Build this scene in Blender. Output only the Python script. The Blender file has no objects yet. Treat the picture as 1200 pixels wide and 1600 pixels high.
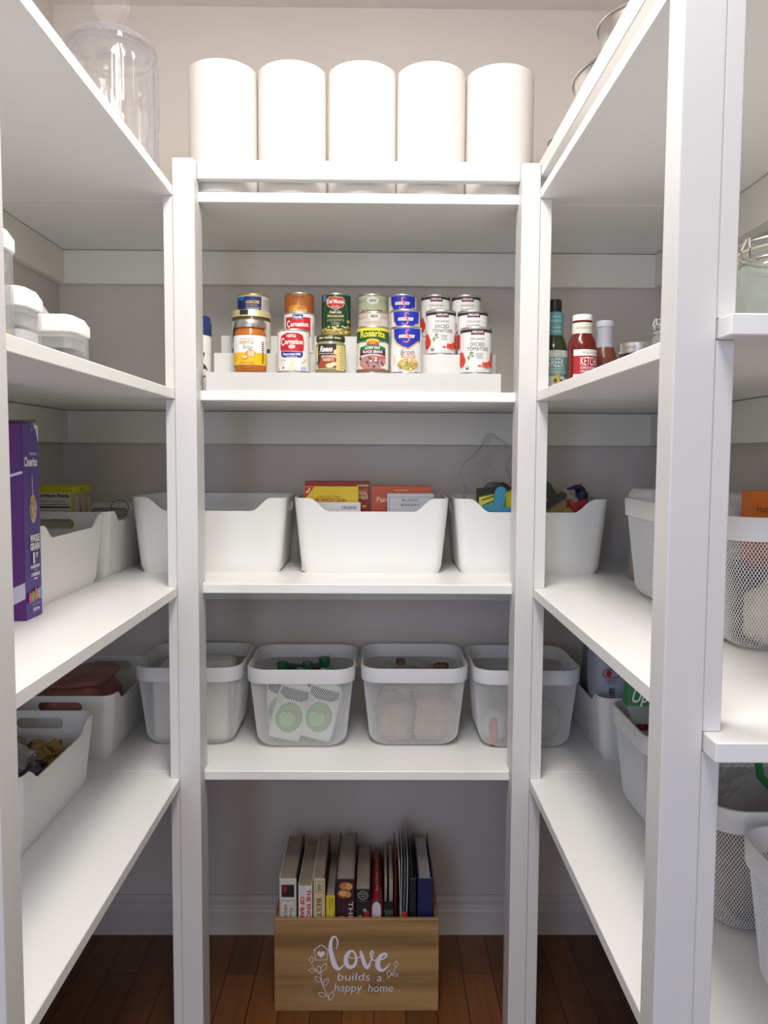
import bpy, bmesh, math, random
from math import sin, cos, pi, radians, sqrt
from mathutils import Vector, Matrix, noise, geometry

S = bpy.context.scene
COL = S.collection
random.seed(7)

# ------------------------------------------------------------------ camera
def make_camera():
    cd = bpy.data.cameras.new('camera'); co = bpy.data.objects.new('camera', cd); COL.objects.link(co)
    pt, ya, ro = radians(4.0415), radians(-0.5471), radians(0.3216)
    R0 = Vector((cos(ya), sin(ya), 0)); Fh = Vector((-sin(ya), cos(ya), 0)); Zv = Vector((0, 0, 1))
    F = Fh*cos(pt) - Zv*sin(pt); U0 = Fh*sin(pt) + Zv*cos(pt)
    R = R0*cos(ro) + U0*sin(ro); U = -R0*sin(ro) + U0*cos(ro)
    M = Matrix((R, U, -F)).transposed().to_4x4(); M.translation = Vector((0, 0, 1.2238))
    co.matrix_world = M
    cd.sensor_fit = 'VERTICAL'; cd.sensor_height = 36; cd.lens = 36*1240/1600
    cd.clip_start = 0.02; cd.clip_end = 50
    S.camera = co
make_camera()

# ------------------------------------------------------------------ exposure, world, lights
S.view_settings.view_transform = 'Standard'
S.view_settings.look = 'None'
S.view_settings.gamma = 1
S.view_settings.use_curve_mapping = False
S.view_settings.exposure = 0.0

W = bpy.data.worlds.new('world'); S.world = W; W.use_nodes = True
W.node_tree.nodes['Background'].inputs[0].default_value = (0.80, 0.86, 1.0, 1)
W.node_tree.nodes['Background'].inputs[1].default_value = 0.27

def area(name, loc, target, sx, sy, power, col):
    l = bpy.data.lights.new(name, 'AREA'); l.shape = 'RECTANGLE'; l.size = sx; l.size_y = sy
    l.energy = power; l.color = col
    o = bpy.data.objects.new(name, l); COL.objects.link(o); o.location = loc
    o.rotation_euler = (Vector(target)-Vector(loc)).to_track_quat('-Z', 'Y').to_euler()
    return o
def point(name, loc, rad, power, col):
    l = bpy.data.lights.new(name, 'POINT'); l.shadow_soft_size = rad; l.energy = power; l.color = col
    o = bpy.data.objects.new(name, l); COL.objects.link(o); o.location = loc
    return o
area('ceiling_lamp_light', (-0.05, 1.02, 2.26), (-0.05, 1.02, 0), 0.30, 0.30, 6.6, (1.0, 0.975, 0.945))
point('ceiling_globe_light', (-0.05, 0.85, 2.14), 0.10, 10.0, (1.0, 0.975, 0.945))
area('near_end_fill_light', (0.0, 0.30, 2.26), (0.0, 0.30, 0), 0.3, 0.3, 10.0, (1.0, 0.97, 0.94))  # added overhead fill for the near shelf ends, no second lamp known here
area('front_fill_light', (0.0, -1.6, 1.45), (0.0, 1.5, 1.3), 1.6, 1.3, 10.8, (1.0, 0.98, 0.97))  # added broad fill from behind the camera, lifts the shelf interiors
area('doorway_daylight', (-0.75, -1.3, 1.05), (0.0, 1.6, 0.5), 0.35, 1.5, 10.0, (0.50, 0.62, 1.0))

# ------------------------------------------------------------------ materials
def lin(c):
    c = c/255.0
    return c/12.92 if c <= 0.04045 else ((c+0.055)/1.055)**2.4
def hexc(h):
    return (lin(int(h[0:2], 16)), lin(int(h[2:4], 16)), lin(int(h[4:6], 16)), 1)
MATS = {}
def mat(name, h, rough=0.5, metal=0.0, bump=0.0, bscale=(60, 60, 60), var=0.0, vscale=6.0, spec=0.5, sss=0):
    """painted / printed / plastic surface: principled with noise bump and a slight colour variation"""
    if name in MATS: return MATS[name]
    m = bpy.data.materials.new(name); m.use_nodes = True; nt = m.node_tree; N = nt.nodes; L = nt.links
    b = N['Principled BSDF']
    b.inputs['Base Color'].default_value = hexc(h); b.inputs['Roughness'].default_value = rough
    b.inputs['Metallic'].default_value = metal
    b.inputs['Specular IOR Level'].default_value = spec
    tc = N.new('ShaderNodeTexCoord')
    if bump:
        mp = N.new('ShaderNodeMapping'); mp.inputs['Scale'].default_value = bscale
        nz = N.new('ShaderNodeTexNoise'); nz.inputs['Scale'].default_value = 1.0; nz.inputs['Detail'].default_value = 3
        bp = N.new('ShaderNodeBump'); bp.inputs['Strength'].default_value = bump; bp.inputs['Distance'].default_value = 0.002
        L.new(tc.outputs['Object'], mp.inputs[0]); L.new(mp.outputs[0], nz.inputs[0])
        L.new(nz.outputs[0], bp.inputs['Height']); L.new(bp.outputs[0], b.inputs['Normal'])
    if var:
        nz2 = N.new('ShaderNodeTexNoise'); nz2.inputs['Scale'].default_value = vscale; nz2.inputs['Detail'].default_value = 4
        hs = N.new('ShaderNodeHueSaturation'); hs.inputs['Color'].default_value = hexc(h)
        mr = N.new('ShaderNodeMapRange'); mr.inputs['To Min'].default_value = 1-var; mr.inputs['To Max'].default_value = 1+var
        L.new(tc.outputs['Object'], nz2.inputs[0]); L.new(nz2.outputs[0], mr.inputs[0])
        L.new(mr.outputs[0], hs.inputs['Value']); L.new(hs.outputs[0], b.inputs['Base Color'])
    MATS[name] = m
    return m
def clear(name, h, alpha=0.12, rough=0.05, edge=0.5, bump=0.0, bsc=30, rim=0.25):
    """clear plastic / glass: mostly transparent with a glossy coat and a faint body tint"""
    if name in MATS: return MATS[name]
    m = bpy.data.materials.new(name); m.use_nodes = True; nt = m.node_tree; N = nt.nodes; L = nt.links
    out = N['Material Output']; N.remove(N['Principled BSDF'])
    tr = N.new('ShaderNodeBsdfTransparent')
    df = N.new('ShaderNodeBsdfDiffuse'); df.inputs[0].default_value = hexc(h)
    gl = N.new('ShaderNodeBsdfGlossy'); gl.inputs['Roughness'].default_value = rough
    lw = N.new('ShaderNodeLayerWeight'); lw.inputs['Blend'].default_value = edge
    m1 = N.new('ShaderNodeMixShader'); m1.inputs[0].default_value = alpha
    m2 = N.new('ShaderNodeMixShader')
    ml = N.new('ShaderNodeMath'); ml.operation = 'MULTIPLY'; ml.inputs[1].default_value = 0.275
    pw = N.new('ShaderNodeMath'); pw.operation = 'POWER'; pw.inputs[1].default_value = 3.0
    mu = N.new('ShaderNodeMath'); mu.operation = 'MULTIPLY_ADD'; mu.inputs[1].default_value = rim; mu.inputs[2].default_value = alpha
    L.new(lw.outputs['Facing'], pw.inputs[0]); L.new(pw.outputs[0], mu.inputs[0]); L.new(mu.outputs[0], m1.inputs[0])
    L.new(lw.outputs['Fresnel'], ml.inputs[0])
    L.new(tr.outputs[0], m1.inputs[1]); L.new(df.outputs[0], m1.inputs[2])
    L.new(ml.outputs[0], m2.inputs[0]); L.new(m1.outputs[0], m2.inputs[1]); L.new(gl.outputs[0], m2.inputs[2])
    L.new(m2.outputs[0], out.inputs[0])
    if bump:
        tc = N.new('ShaderNodeTexCoord'); nz = N.new('ShaderNodeTexNoise'); nz.inputs['Scale'].default_value = bsc
        bp = N.new('ShaderNodeBump'); bp.inputs['Strength'].default_value = bump; bp.inputs['Distance'].default_value = 0.004
        L.new(tc.outputs['Object'], nz.inputs[0]); L.new(nz.outputs[0], bp.inputs['Height'])
        for n in (gl, lw, df): L.new(bp.outputs[0], n.inputs['Normal'])
    MATS[name] = m
    return m
def wood(name, c1, c2, rough, scale, axis, knots=0.0, bump=0.15):
    m = bpy.data.materials.new(name); m.use_nodes = True; nt = m.node_tree; N = nt.nodes; L = nt.links
    b = N['Principled BSDF']; b.inputs['Roughness'].default_value = rough
    tc = N.new('ShaderNodeTexCoord'); mp = N.new('ShaderNodeMapping')
    sc = [scale]*3; sc['xyz'.index(axis)] = scale*0.07; mp.inputs['Scale'].default_value = sc
    nz = N.new('ShaderNodeTexNoise'); nz.inputs['Scale'].default_value = 1; nz.inputs['Detail'].default_value = 6; nz.inputs['Distortion'].default_value = 0.6
    cr = N.new('ShaderNodeValToRGB'); cr.color_ramp.elements[0].position = 0.3; cr.color_ramp.elements[1].position = 0.72
    cr.color_ramp.elements[0].color = hexc(c1); cr.color_ramp.elements[1].color = hexc(c2)
    L.new(tc.outputs['Object'], mp.inputs[0]); L.new(mp.outputs[0], nz.inputs[0]); L.new(nz.outputs[0], cr.inputs[0])
    bp = N.new('ShaderNodeBump'); bp.inputs['Strength'].default_value = bump; bp.inputs['Distance'].default_value = 0.001
    L.new(nz.outputs[0], bp.inputs['Height']); L.new(bp.outputs[0], b.inputs['Normal'])
    src = cr.outputs[0]
    if knots:
        vo = N.new('ShaderNodeTexVoronoi'); vo.inputs['Scale'].default_value = 7.0
        k = N.new('ShaderNodeMapRange'); k.inputs['From Min'].default_value = 0.05; k.inputs['From Max'].default_value = 0.16
        k.inputs['To Min'].default_value = 1-knots; k.inputs['To Max'].default_value = 1
        mx = N.new('ShaderNodeMixRGB'); mx.blend_type = 'MULTIPLY'; mx.inputs[0].default_value = 1
        L.new(tc.outputs['Object'], vo.inputs[0]); L.new(vo.outputs['Distance'], k.inputs[0])
        L.new(src, mx.inputs[1]); L.new(k.outputs[0], mx.inputs[2]); src = mx.outputs[0]
    L.new(src, b.inputs['Base Color'])
    MATS[name] = m
    return m
def floor_mat():
    m = bpy.data.materials.new('oak_floor'); m.use_nodes = True; nt = m.node_tree; N = nt.nodes; L = nt.links
    b = N['Principled BSDF']; b.inputs['Roughness'].default_value = 0.32
    tc = N.new('ShaderNodeTexCoord'); mp = N.new('ShaderNodeMapping'); mp.inputs['Rotation'].default_value = (0, 0, pi/2)
    br = N.new('ShaderNodeTexBrick'); br.inputs['Scale'].default_value = 1.0
    br.inputs['Brick Width'].default_value = 0.9; br.inputs['Row Height'].default_value = 0.07; br.inputs['Mortar Size'].default_value = 0.0012
    br.inputs['Color1'].default_value = hexc('74451F'); br.inputs['Color2'].default_value = hexc('55310F'); br.inputs['Mortar'].default_value = hexc('241008')
    L.new(tc.outputs['Object'], mp.inputs[0]); L.new(mp.outputs[0], br.inputs[0])
    m2 = N.new('ShaderNodeMapping'); m2.inputs['Scale'].default_value = (60, 4, 1)
    nz = N.new('ShaderNodeTexNoise'); nz.inputs['Scale'].default_value = 1; nz.inputs['Detail'].default_value = 6
    mr = N.new('ShaderNodeMapRange'); mr.inputs['To Min'].default_value = 0.55; mr.inputs['To Max'].default_value = 1.35
    mx = N.new('ShaderNodeMixRGB'); mx.blend_type = 'MULTIPLY'; mx.inputs[0].default_value = 1
    L.new(tc.outputs['Object'], m2.inputs[0]); L.new(m2.outputs[0], nz.inputs[0]); L.new(nz.outputs[0], mr.inputs[0])
    L.new(br.outputs['Color'], mx.inputs[1]); L.new(mr.outputs[0], mx.inputs[2]); L.new(mx.outputs[0], b.inputs['Base Color'])
    MATS['oak_floor'] = m
    return m

PAINT = mat('white_paint', 'E1DFDC', 0.42, bump=0.12, bscale=(40, 40, 12))
EDGE = mat('white_shelf_paint', 'F6F5F2', 0.38, bump=0.06, bscale=(30, 30, 30))
WALL = mat('greige_wall_paint', 'D6CFC8', 0.85, bump=0.10, bscale=(150, 150, 150))
CEIL = mat('ceiling_paint', 'E6DFD8', 0.9)
TRIM = mat('trim_paint', 'EEEBE0', 0.5)
BASE = mat('baseboard_paint', 'C9C3BE', 0.5)
FLOOR = floor_mat()
SEAM = mat('dark_seam', '6A625C', 0.9)
PLASTIC = mat('white_plastic', 'F1F0EC', 0.42, bump=0.05, bscale=(400, 400, 400))
MESHW = mat('white_steel_mesh', 'E9E9E8', 0.45)
RIMW = mat('white_basket_band', 'E6E6E6', 0.5)
KNOBW = mat('pale_wood_knob', 'CDB79A', 0.6)
STEEL = mat('steel', 'C9C6C2', 0.28, metal=1.0)
TIN = mat('tin', 'CFCBC4', 0.32, metal=1.0)
GOLD = mat('gold_tin', 'D8B66A', 0.35, metal=0.8)
PAPERW = mat('white_paper', 'F4F1EC', 0.8)
TOWEL = mat('paper_towel', 'E6E1DB', 0.95, bump=0.5, bscale=(250, 250, 250))
INK = mat('black_ink', '1B1A1C', 0.6)
GREY = mat('grey_ink', '7A7772', 0.6)
RED = mat('red_ink', 'C8202C', 0.5)
WHT = mat('white_ink', 'F6F4F0', 0.5)
CLEAR = clear('clear_plastic', 'DDE0E0', 0.10)
GLASS = clear('clear_glass', 'B4B2BC', 0.04, 0.02, 0.5, rim=0.55)
GREENGLASS = clear('greenish_glass', 'B9C6BC', 0.16, 0.03, 0.5)
CELLO = clear('cellophane', 'E8E6E2', 0.05, 0.08, 0.30, bump=1.0, bsc=34)
def C(h, rough=0.5, **k): return mat('tone_'+h, h, rough, **k)

# ------------------------------------------------------------------ mesh building
class MB:
    def __init__(s): s.bm = bmesh.new(); s.mats = []
    def mi(s, m):
        if m not in s.mats: s.mats.append(m)
        return s.mats.index(m)
    def face(s, vs, m, smooth=False):
        try: f = s.bm.faces.new(vs)
        except ValueError: return None
        f.material_index = s.mi(m); f.smooth = smooth
        return f
    def box(s, x0, x1, y0, y1, z0, z1, m, bev=0.0, seg=2):
        t = bmesh.new()
        v = [t.verts.new((x, y, z)) for x in (x0, x1) for y in (y0, y1) for z in (z0, z1)]
        for q in ((0, 1, 3, 2), (4, 6, 7, 5), (0, 4, 5, 1), (2, 3, 7, 6), (0, 2, 6, 4), (1, 5, 7, 3)): t.faces.new([v[i] for i in q])
        if bev: bmesh.ops.bevel(t, geom=list(t.edges), offset=bev, segments=seg, profile=0.5, affect='EDGES')
        s.merge(t, m)
    def merge(s, t, m, smooth=False, M=None):
        bmesh.ops.recalc_face_normals(t, faces=list(t.faces))
        mp = {}
        for v in t.verts: mp[v] = s.bm.verts.new(M @ v.co if M else v.co)
        for f in t.faces: s.face([mp[v] for v in f.verts], m, smooth)
        t.free()
    def lathe(s, prof, m, seg=40, cx=0, cy=0, cz=0, smooth=True, wob=None):
        rings = []
        for r, z in prof:
            if r < 1e-6: rings.append([s.bm.verts.new((cx, cy, cz+z))])
            else:
                rings.append([s.bm.verts.new((cx+r*(wob(2*pi*i/seg, z) if wob else 1)*cos(2*pi*i/seg), cy+r*(wob(2*pi*i/seg, z) if wob else 1)*sin(2*pi*i/seg), cz+z)) for i in range(seg)])
        for a, b in zip(rings, rings[1:]):
            for i in range(seg):
                j = (i+1) % seg
                if len(a) == 1 and len(b) == 1: continue
                if len(a) == 1: s.face([a[0], b[j], b[i]], m, smooth)
                elif len(b) == 1: s.face([a[i], a[j], b[0]], m, smooth)
                else: s.face([a[i], a[j], b[j], b[i]], m, smooth)
    def loft(s, rings, m, cap0=True, cap1=True, smooth=False, closed=True):
        vr = [[s.bm.verts.new(p) for p in r] for r in rings]
        n = len(vr[0])
        for a, b in zip(vr, vr[1:]):
            for i in range(n if closed else n-1):
                j = (i+1) % n
                s.face([a[i], a[j], b[j], b[i]], m, smooth)
        if cap0: s.face(vr[0][::-1], m)
        if cap1: s.face(vr[-1], m)
        return vr
    def tube(s, pts, r, m, seg=8, caps=True):
        pts = [Vector(p) for p in pts]; rings = []
        up = Vector((0, 0, 1))
        for i, p in enumerate(pts):
            d = (pts[min(i+1, len(pts)-1)]-pts[max(i-1, 0)]).normalized()
            a = d.cross(up)
            if a.length < 1e-3: a = d.cross(Vector((1, 0, 0)))
            a.normalize(); b = d.cross(a).normalized()
            rr = r[i] if isinstance(r, (list, tuple)) else r
            rings.append([p+a*rr*cos(2*pi*k/seg)+b*rr*sin(2*pi*k/seg) for k in range(seg)])
        s.loft(rings, m, caps, caps, True)
    def art(s, items, mapf, du=None, base=0.0003, step=0.00006):
        """flat printed shapes laid on a surface: mapf(u, v, off) -> point"""
        for k, it in enumerate(items):
            t = bmesh.new(); kind = it[0]; m = it[-1]
            def poly(pts):
                vs = [Vector((p[0], p[1], 0)) for p in pts]
                tv = [t.verts.new(v) for v in vs]
                if len(tv) == 3 or len(tv) == 4: t.faces.new(tv)
                else:
                    for tri in geometry.tessellate_polygon([vs]):
                        try: t.faces.new([tv[i] for i in tri])
                        except ValueError: pass
            if kind == 'rect':
                _, u0, v0, u1, v1, _m = it; poly([(u0, v0), (u1, v0), (u1, v1), (u0, v1)])
            elif kind == 'ell':
                _, cu, cv, ru, rv, _m = it; poly([(cu+ru*cos(a*pi/12), cv+rv*sin(a*pi/12)) for a in range(24)])
            elif kind == 'poly': poly(it[1])
            elif kind == 'stroke':
                stroke2d(t, it[1])
            elif kind == 'text':
                _, txt, cu, cv, h, o, _m = it
                vs, fs = glyphs(txt, o.get('bold', 0))
                xs = [v[0] for v in vs]; w0 = max(xs)-min(xs); x0 = min(xs)
                sy = h/0.70; sx = (o['w']/w0) if 'w' in o else sy*o.get('cond', 1.0)
                a = o.get('rot', 0); sh = o.get('shear', 0); arc = o.get('arc', 0)
                al = {'c': 0.5, 'l': 0, 'r': 1}[o.get('al', 'c')]
                tv = []
                for v in vs:
                    x = (v[0]-x0-w0*al)*sx; y = (v[1]-0.35)*sy
                    x += y*sh; y -= arc*x*x
                    tv.append(t.verts.new((cu+x*cos(a)-y*sin(a), cv+x*sin(a)+y*cos(a), 0)))
                for f in fs:
                    try: t.faces.new([tv[i] for i in f])
                    except ValueError: pass
            if du and t.verts:
                us = [v.co.x for v in t.verts]; lo, hi = min(us), max(us)
                q = math.ceil(lo/du)
                while q*du < hi-1e-6:
                    if q*du > lo+1e-6:
                        bmesh.ops.bisect_plane(t, geom=list(t.verts)+list(t.edges)+list(t.faces), dist=1e-6, plane_co=(q*du, 0, 0), plane_no=(1, 0, 0))
                    q += 1
            off = base+k*step
            mp = {v: s.bm.verts.new(mapf(v.co.x, v.co.y, off+v.co.z)) for v in t.verts}
            for f in t.faces: s.face([mp[v] for v in f.verts], m)
            t.free()
    def done(s, name, sharp=0.75):
        s.bm.normal_update()
        if len(s.bm.faces) < 60000:
            for e in s.bm.edges:
                if len(e.link_faces) == 2 and e.link_faces[0].normal.angle(e.link_faces[1].normal, 0) > sharp: e.smooth = False
        me = bpy.data.meshes.new(name); s.bm.to_mesh(me); s.bm.free()
        for m in s.mats: me.materials.append(m)
        return me
GC = {}
def glyphs(txt, bold=0):
    key = (txt, bold)
    if key in GC: return GC[key]
    cu = bpy.data.curves.new('t', 'FONT'); cu.body = txt; cu.size = 1.0; cu.offset = bold; cu.resolution_u = 4
    o = bpy.data.objects.new('t', cu); COL.objects.link(o)
    dg = bpy.context.evaluated_depsgraph_get(); dg.update()
    me = bpy.data.meshes.new_from_object(o.evaluated_get(dg))
    r = ([tuple(v.co) for v in me.vertices], [tuple(p.vertices) for p in me.polygons])
    bpy.data.objects.remove(o); bpy.data.curves.remove(cu); bpy.data.meshes.remove(me)
    GC[key] = r
    return r
def catmull(P, n=8):
    out = []
    for i in range(len(P)-1):
        p0 = P[max(i-1, 0)]; p1 = P[i]; p2 = P[i+1]; p3 = P[min(i+2, len(P)-1)]
        for k in range(n):
            t = k/n
            out.append(tuple(0.5*((2*b)+(-a+c)*t+(2*a-5*b+4*c-d)*t*t+(-a+3*b-3*c+d)*t**3) for a, b, c, d in zip(p0, p1, p2, p3)))
    out.append(tuple(P[-1]))
    return out
def stroke2d(t, pts):
    P = catmull(pts) if len(pts) > 2 else pts
    L = []; R = []
    for i, p in enumerate(P):
        a = P[max(i-1, 0)]; b = P[min(i+1, len(P)-1)]
        dx, dy = b[0]-a[0], b[1]-a[1]; l = math.hypot(dx, dy) or 1
        w = max(p[2], 0.0001)/2
        zz = i*2.5e-6
        L.append(t.verts.new((p[0]-dy/l*w, p[1]+dx/l*w, zz))); R.append(t.verts.new((p[0]+dy/l*w, p[1]-dx/l*w, zz)))
    for i in range(len(P)-1): t.faces.new((L[i], R[i], R[i+1], L[i+1]))

def cyl_map(R, cx=0, cy=0, z0=0, a0=0.0):
    return lambda u, v, o: (cx+(R+o)*sin(u/R+a0), cy-(R+o)*cos(u/R+a0), z0+v)
def front_map(y, x0=0, z0=0): return lambda u, v, o: (x0+u, y-o, z0+v)
def east_map(x, y0=0, z0=0): return lambda u, v, o: (x+o, y0+u, z0+v)
def west_map(x, y0=0, z0=0): return lambda u, v, o: (x-o, y0-u, z0+v)

def link(name, me, parent=None, loc=None, rotz=None):
    o = bpy.data.objects.new(name, me); COL.objects.link(o)
    if parent: o.parent = parent
    if loc: o.location = loc
    if rotz is not None: o.rotation_euler = (0, 0, rotz)
    return o
def part(name, mb, parent, label=None, loc=None):
    o = link(name, mb.done(name) if isinstance(mb, MB) else mb, parent, loc)
    if label: o['label'] = label
    return o
def tag(o, label, cat, group=None, kind=None):
    o['label'] = label; o['category'] = cat
    if group: o['group'] = group
    if kind: o['kind'] = kind
    return o
def thing(name, label, cat, loc=(0, 0, 0), rotz=0, group=None):
    o = bpy.data.objects.new(name, None); COL.objects.link(o); o.location = loc; o.rotation_euler = (0, 0, rotz)
    o.empty_display_size = 0.02
    return tag(o, label, cat, group)
def solo(name, mb, label, cat, loc=(0, 0, 0), rotz=0, group=None, kind=None):
    return tag(link(name, mb.done(name) if isinstance(mb, MB) else mb, None, loc, rotz), label, cat, group, kind)
def struct(name, mb):
    o = link(name, mb.done(name)); o['kind'] = 'structure'
    return o
def dup(root, label, loc, rotz=0):
    r = root.copy(); COL.objects.link(r); r.location = loc; r.rotation_euler = (0, 0, rotz); r['label'] = label
    for ch in list(root.children):
        c = ch.copy(); COL.objects.link(c); c.parent = r
        for g in list(ch.children):
            d = g.copy(); COL.objects.link(d); d.parent = c
    return r
def rrect(hx, hy, r, n=6):
    r = min(r, hx, hy); out = []
    for cx, cy, a in ((hx-r, hy-r, 0), (-hx+r, hy-r, 90), (-hx+r, -hy+r, 180), (hx-r, -hy+r, 270)):
        for k in range(n+1):
            t = radians(a+90*k/n); out.append((cx+r*cos(t), cy+r*sin(t)))
    return out
def ring(hx, hy, r, z, n=6, cx=0, cy=0): return [(cx+x, cy+y, z) for x, y in rrect(hx, hy, r, n)]
def crumple(mb, w, d, h, m, seed, amp=0.012, p=0.55, flat=0.0, lean=(0, 0), cx=0, cy=0, cz=0, freq=22, n=26):
    """a soft bag: super-ellipsoid pushed about by noise, resting on z = cz"""
    vs = []
    sg = lambda a, e: (abs(a)**e)*(1 if a >= 0 else -1)
    for j in range(n+1):
        ph = -pi/2+pi*j/n
        row = []
        for i in range(n*2):
            th = 2*pi*i/(n*2)
            q = Vector((w/2*sg(cos(ph), p)*sg(cos(th), p), d/2*sg(cos(ph), p)*sg(sin(th), p), h/2*sg(sin(ph), 0.7)))
            k = noise.noise_vector(q*freq+Vector((seed*7.1, seed*3.3, 0)))*amp + noise.noise_vector(q*freq*2.7+Vector((seed, 0, seed*5)))*amp*0.5
            q = q+k
            q.z = max(q.z+h/2, 0.0)
            t = q.z/h
            row.append(mb.bm.verts.new((cx+q.x+lean[0]*t, cy+q.y+lean[1]*t, cz+q.z)))
        vs.append(row)
    N2 = n*2
    for j in range(n):
        for i in range(N2):
            mb.face([vs[j][i], vs[j][(i+1) % N2], vs[j+1][(i+1) % N2], vs[j+1][i]], m, True)
    bmesh.ops.remove_doubles(mb.bm, verts=mb.bm.verts, dist=0.00001)

# ------------------------------------------------------------------ dimensions (metres)
XL, XR, WL, WR, YB, YF, YN = -0.389, 0.309, -0.772, 0.706, 1.966, 1.58, 0.70
Z = {2: 0.581, 3: 0.966, 4: 1.350, 5: 1.732}; T = 0.019

# ------------------------------------------------------------------ the room
b = MB(); b.box(-1.6, 1.6, -1.8, YB+0.1, -0.05, 0, FLOOR); struct('floor', b)
b = MB(); b.box(-1.6, 1.6, -1.8, YB+0.1, 2.285, 2.33, CEIL); struct('ceiling', b)
b = MB(); b.box(WL-0.1, WR+0.1, YB, YB+0.1, 0, 2.285, WALL); struct('wall_back', b)
b = MB(); b.box(WL-0.1, WL, 0.45, YB, 0, 2.285, WALL); struct('wall_left', b)
b = MB(); b.box(WR, WR+0.1, 0.45, YB, 0, 2.285, WALL); struct('wall_right', b)
def baseboard(name, p0, p1, nrm):
    prof = [(0, 0), (0.015, 0), (0.015, 0.062), (0.012, 0.066), (0.012, 0.070), (0.010, 0.078), (0.010, 0.088), (0.005, 0.096), (0.004, 0.100), (0, 0.100)]
    b = MB(); p0 = Vector(p0); p1 = Vector(p1); n = Vector(nrm)
    b.loft([[p0+n*a+Vector((0, 0, z)) for a, z in prof], [p1+n*a+Vector((0, 0, z)) for a, z in prof]], BASE)
    struct(name, b)
baseboard('baseboard_back', (WL+0.016, YB, 0), (WR-0.016, YB, 0), (0, -1, 0))
baseboard('baseboard_left', (WL, 0.45, 0), (WL, YB, 0), (1, 0, 0))
baseboard('baseboard_right', (WR, 0.45, 0), (WR, YB, 0), (-1, 0, 0))
k = 1
for lv in (5, 4, 3, 2):
    z1 = Z[lv]-T; z0 = z1-0.080
    for bx in ((WL, WR, YB-0.020, YB), (WL, WL+0.020, 0.72, YB-0.020), (WR-0.036, WR, 0.72, YB-0.020)):
        b = MB(); b.box(bx[0], bx[1], bx[2], bx[3], z0, z1-0.0012, TRIM, 0.0015, 1); struct('trim_%d' % k, b); k += 1

# ------------------------------------------------------------------ shelves, posts, rails
names = {2: 'lowest', 3: 'second lowest', 4: 'second highest', 5: 'highest'}
hold = {2: ('carrying four mesh baskets', 'under the nearest bin of crumpled bags', 'with mesh baskets beside the near post'),
        3: ('carrying three white bins', 'with the tall purple cereal box on it', 'under two mesh baskets'),
        4: ('carrying the tiered riser of cans', 'with clear canisters on it', 'with sauce bottles on it'),
        5: ('carrying the paper towel rolls', 'under the glass jar', 'under the metal bowls')}
for lv in (5, 4, 3, 2):
    z = Z[lv]
    b = MB(); b.box(WL, WR, YF, YB, z-T, z, EDGE, 0.0012, 1)
    solo('shelf_board', b, 'white back-wall shelf board, %s one, %s' % (names[lv], hold[lv][0]), 'shelf', group='white shelf boards')
    b = MB(); b.box(WL, XL, YN, YF-0.0008, z-T, z, EDGE, 0.0012, 1)
    solo('shelf_board', b, 'white left-hand shelf board, %s one, %s' % (names[lv], hold[lv][1]), 'shelf', group='white shelf boards')
    b = MB(); b.box(XR, WR, YN, YF-0.0008, z-T, z, EDGE, 0.0012, 1)
    solo('shelf_board', b, 'white right-hand shelf board, %s one, %s' % (names[lv], hold[lv][2]), 'shelf', group='white shelf boards')
levels = [(0, Z[2]-T), (Z[2], Z[3]-T), (Z[3], Z[4]-T), (Z[4], Z[5]-T)]
def post(label, x0, x1, y0, y1, top, strips):
    t = thing('corner_post', label, 'post', ((x0+x1)/2, (y0+y1)/2, 0), group='white shelf posts')
    cx, cy = (x0+x1)/2, (y0+y1)/2
    b = MB(); b.box(x0-cx, x1-cx, y0-cy, y1-cy, 0, top, PAINT, 0.0015, 2); part('upright', b, t)
    for sx0, sx1, sy0, sy1 in strips:
        b = MB()
        for z0, z1 in levels: b.box(sx0-cx, sx1-cx, sy0-cy, sy1-cy, z0+0.0003, z1-0.0003, PAINT, 0.001, 1)
        part('support_strip', b, t)
post('white painted post at the left back corner, left of the cans', XL+0.0006, XL+0.042, 1.540, YF-0.0006, 1.782,
     [(XL-0.018, XL, 1.5425, YF-0.001), (XL+0.004, XL+0.0405, YF, YF+0.032)])
post('white painted post at the right back corner, between cans and sauce bottles', XR-0.036, XR-0.0006, 1.540, YF-0.0006, 1.778,
     [(XR, XR+0.0222, 1.5425, YF-0.001), (XR-0.0345, XR-0.004, YF, YF+0.032)])
post('wide white post standing nearest on the right, with a clip jar beyond it', XR-0.0395, XR-0.0012, 0.727, 0.765, 2.28,
     [(XR-0.0006, XR+0.0165, 0.7285, 0.765)])
post('white post cut by the left edge, in front of the purple cereal box', XL+0.0012, XL+0.037, 0.727, 0.767, 2.28,
     [(XL-0.0165, XL+0.0006, 0.7285, 0.765)])
b = MB(); b.box(XL+0.0425, XR-0.0365, 1.5605, 1.5795, 1.750, 1.786, PAINT, 0.0015, 1)
solo('shelf_rail', b, 'white lip rail across the front of the paper towel rolls', 'rail')
b = MB(); b.box(XR+0.0003, XR+0.0185, 0.767, 1.5795, 1.754, 1.788, PAINT, 0.0015, 1)
for yy in (0.775, 1.572): b.box(XR+0.004, XR+0.016, yy-0.006, yy+0.006, Z[5], 1.756, PAINT)
solo('shelf_rail', b, 'white lip rail along the right top shelf, in front of metal bowls', 'rail')

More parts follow.
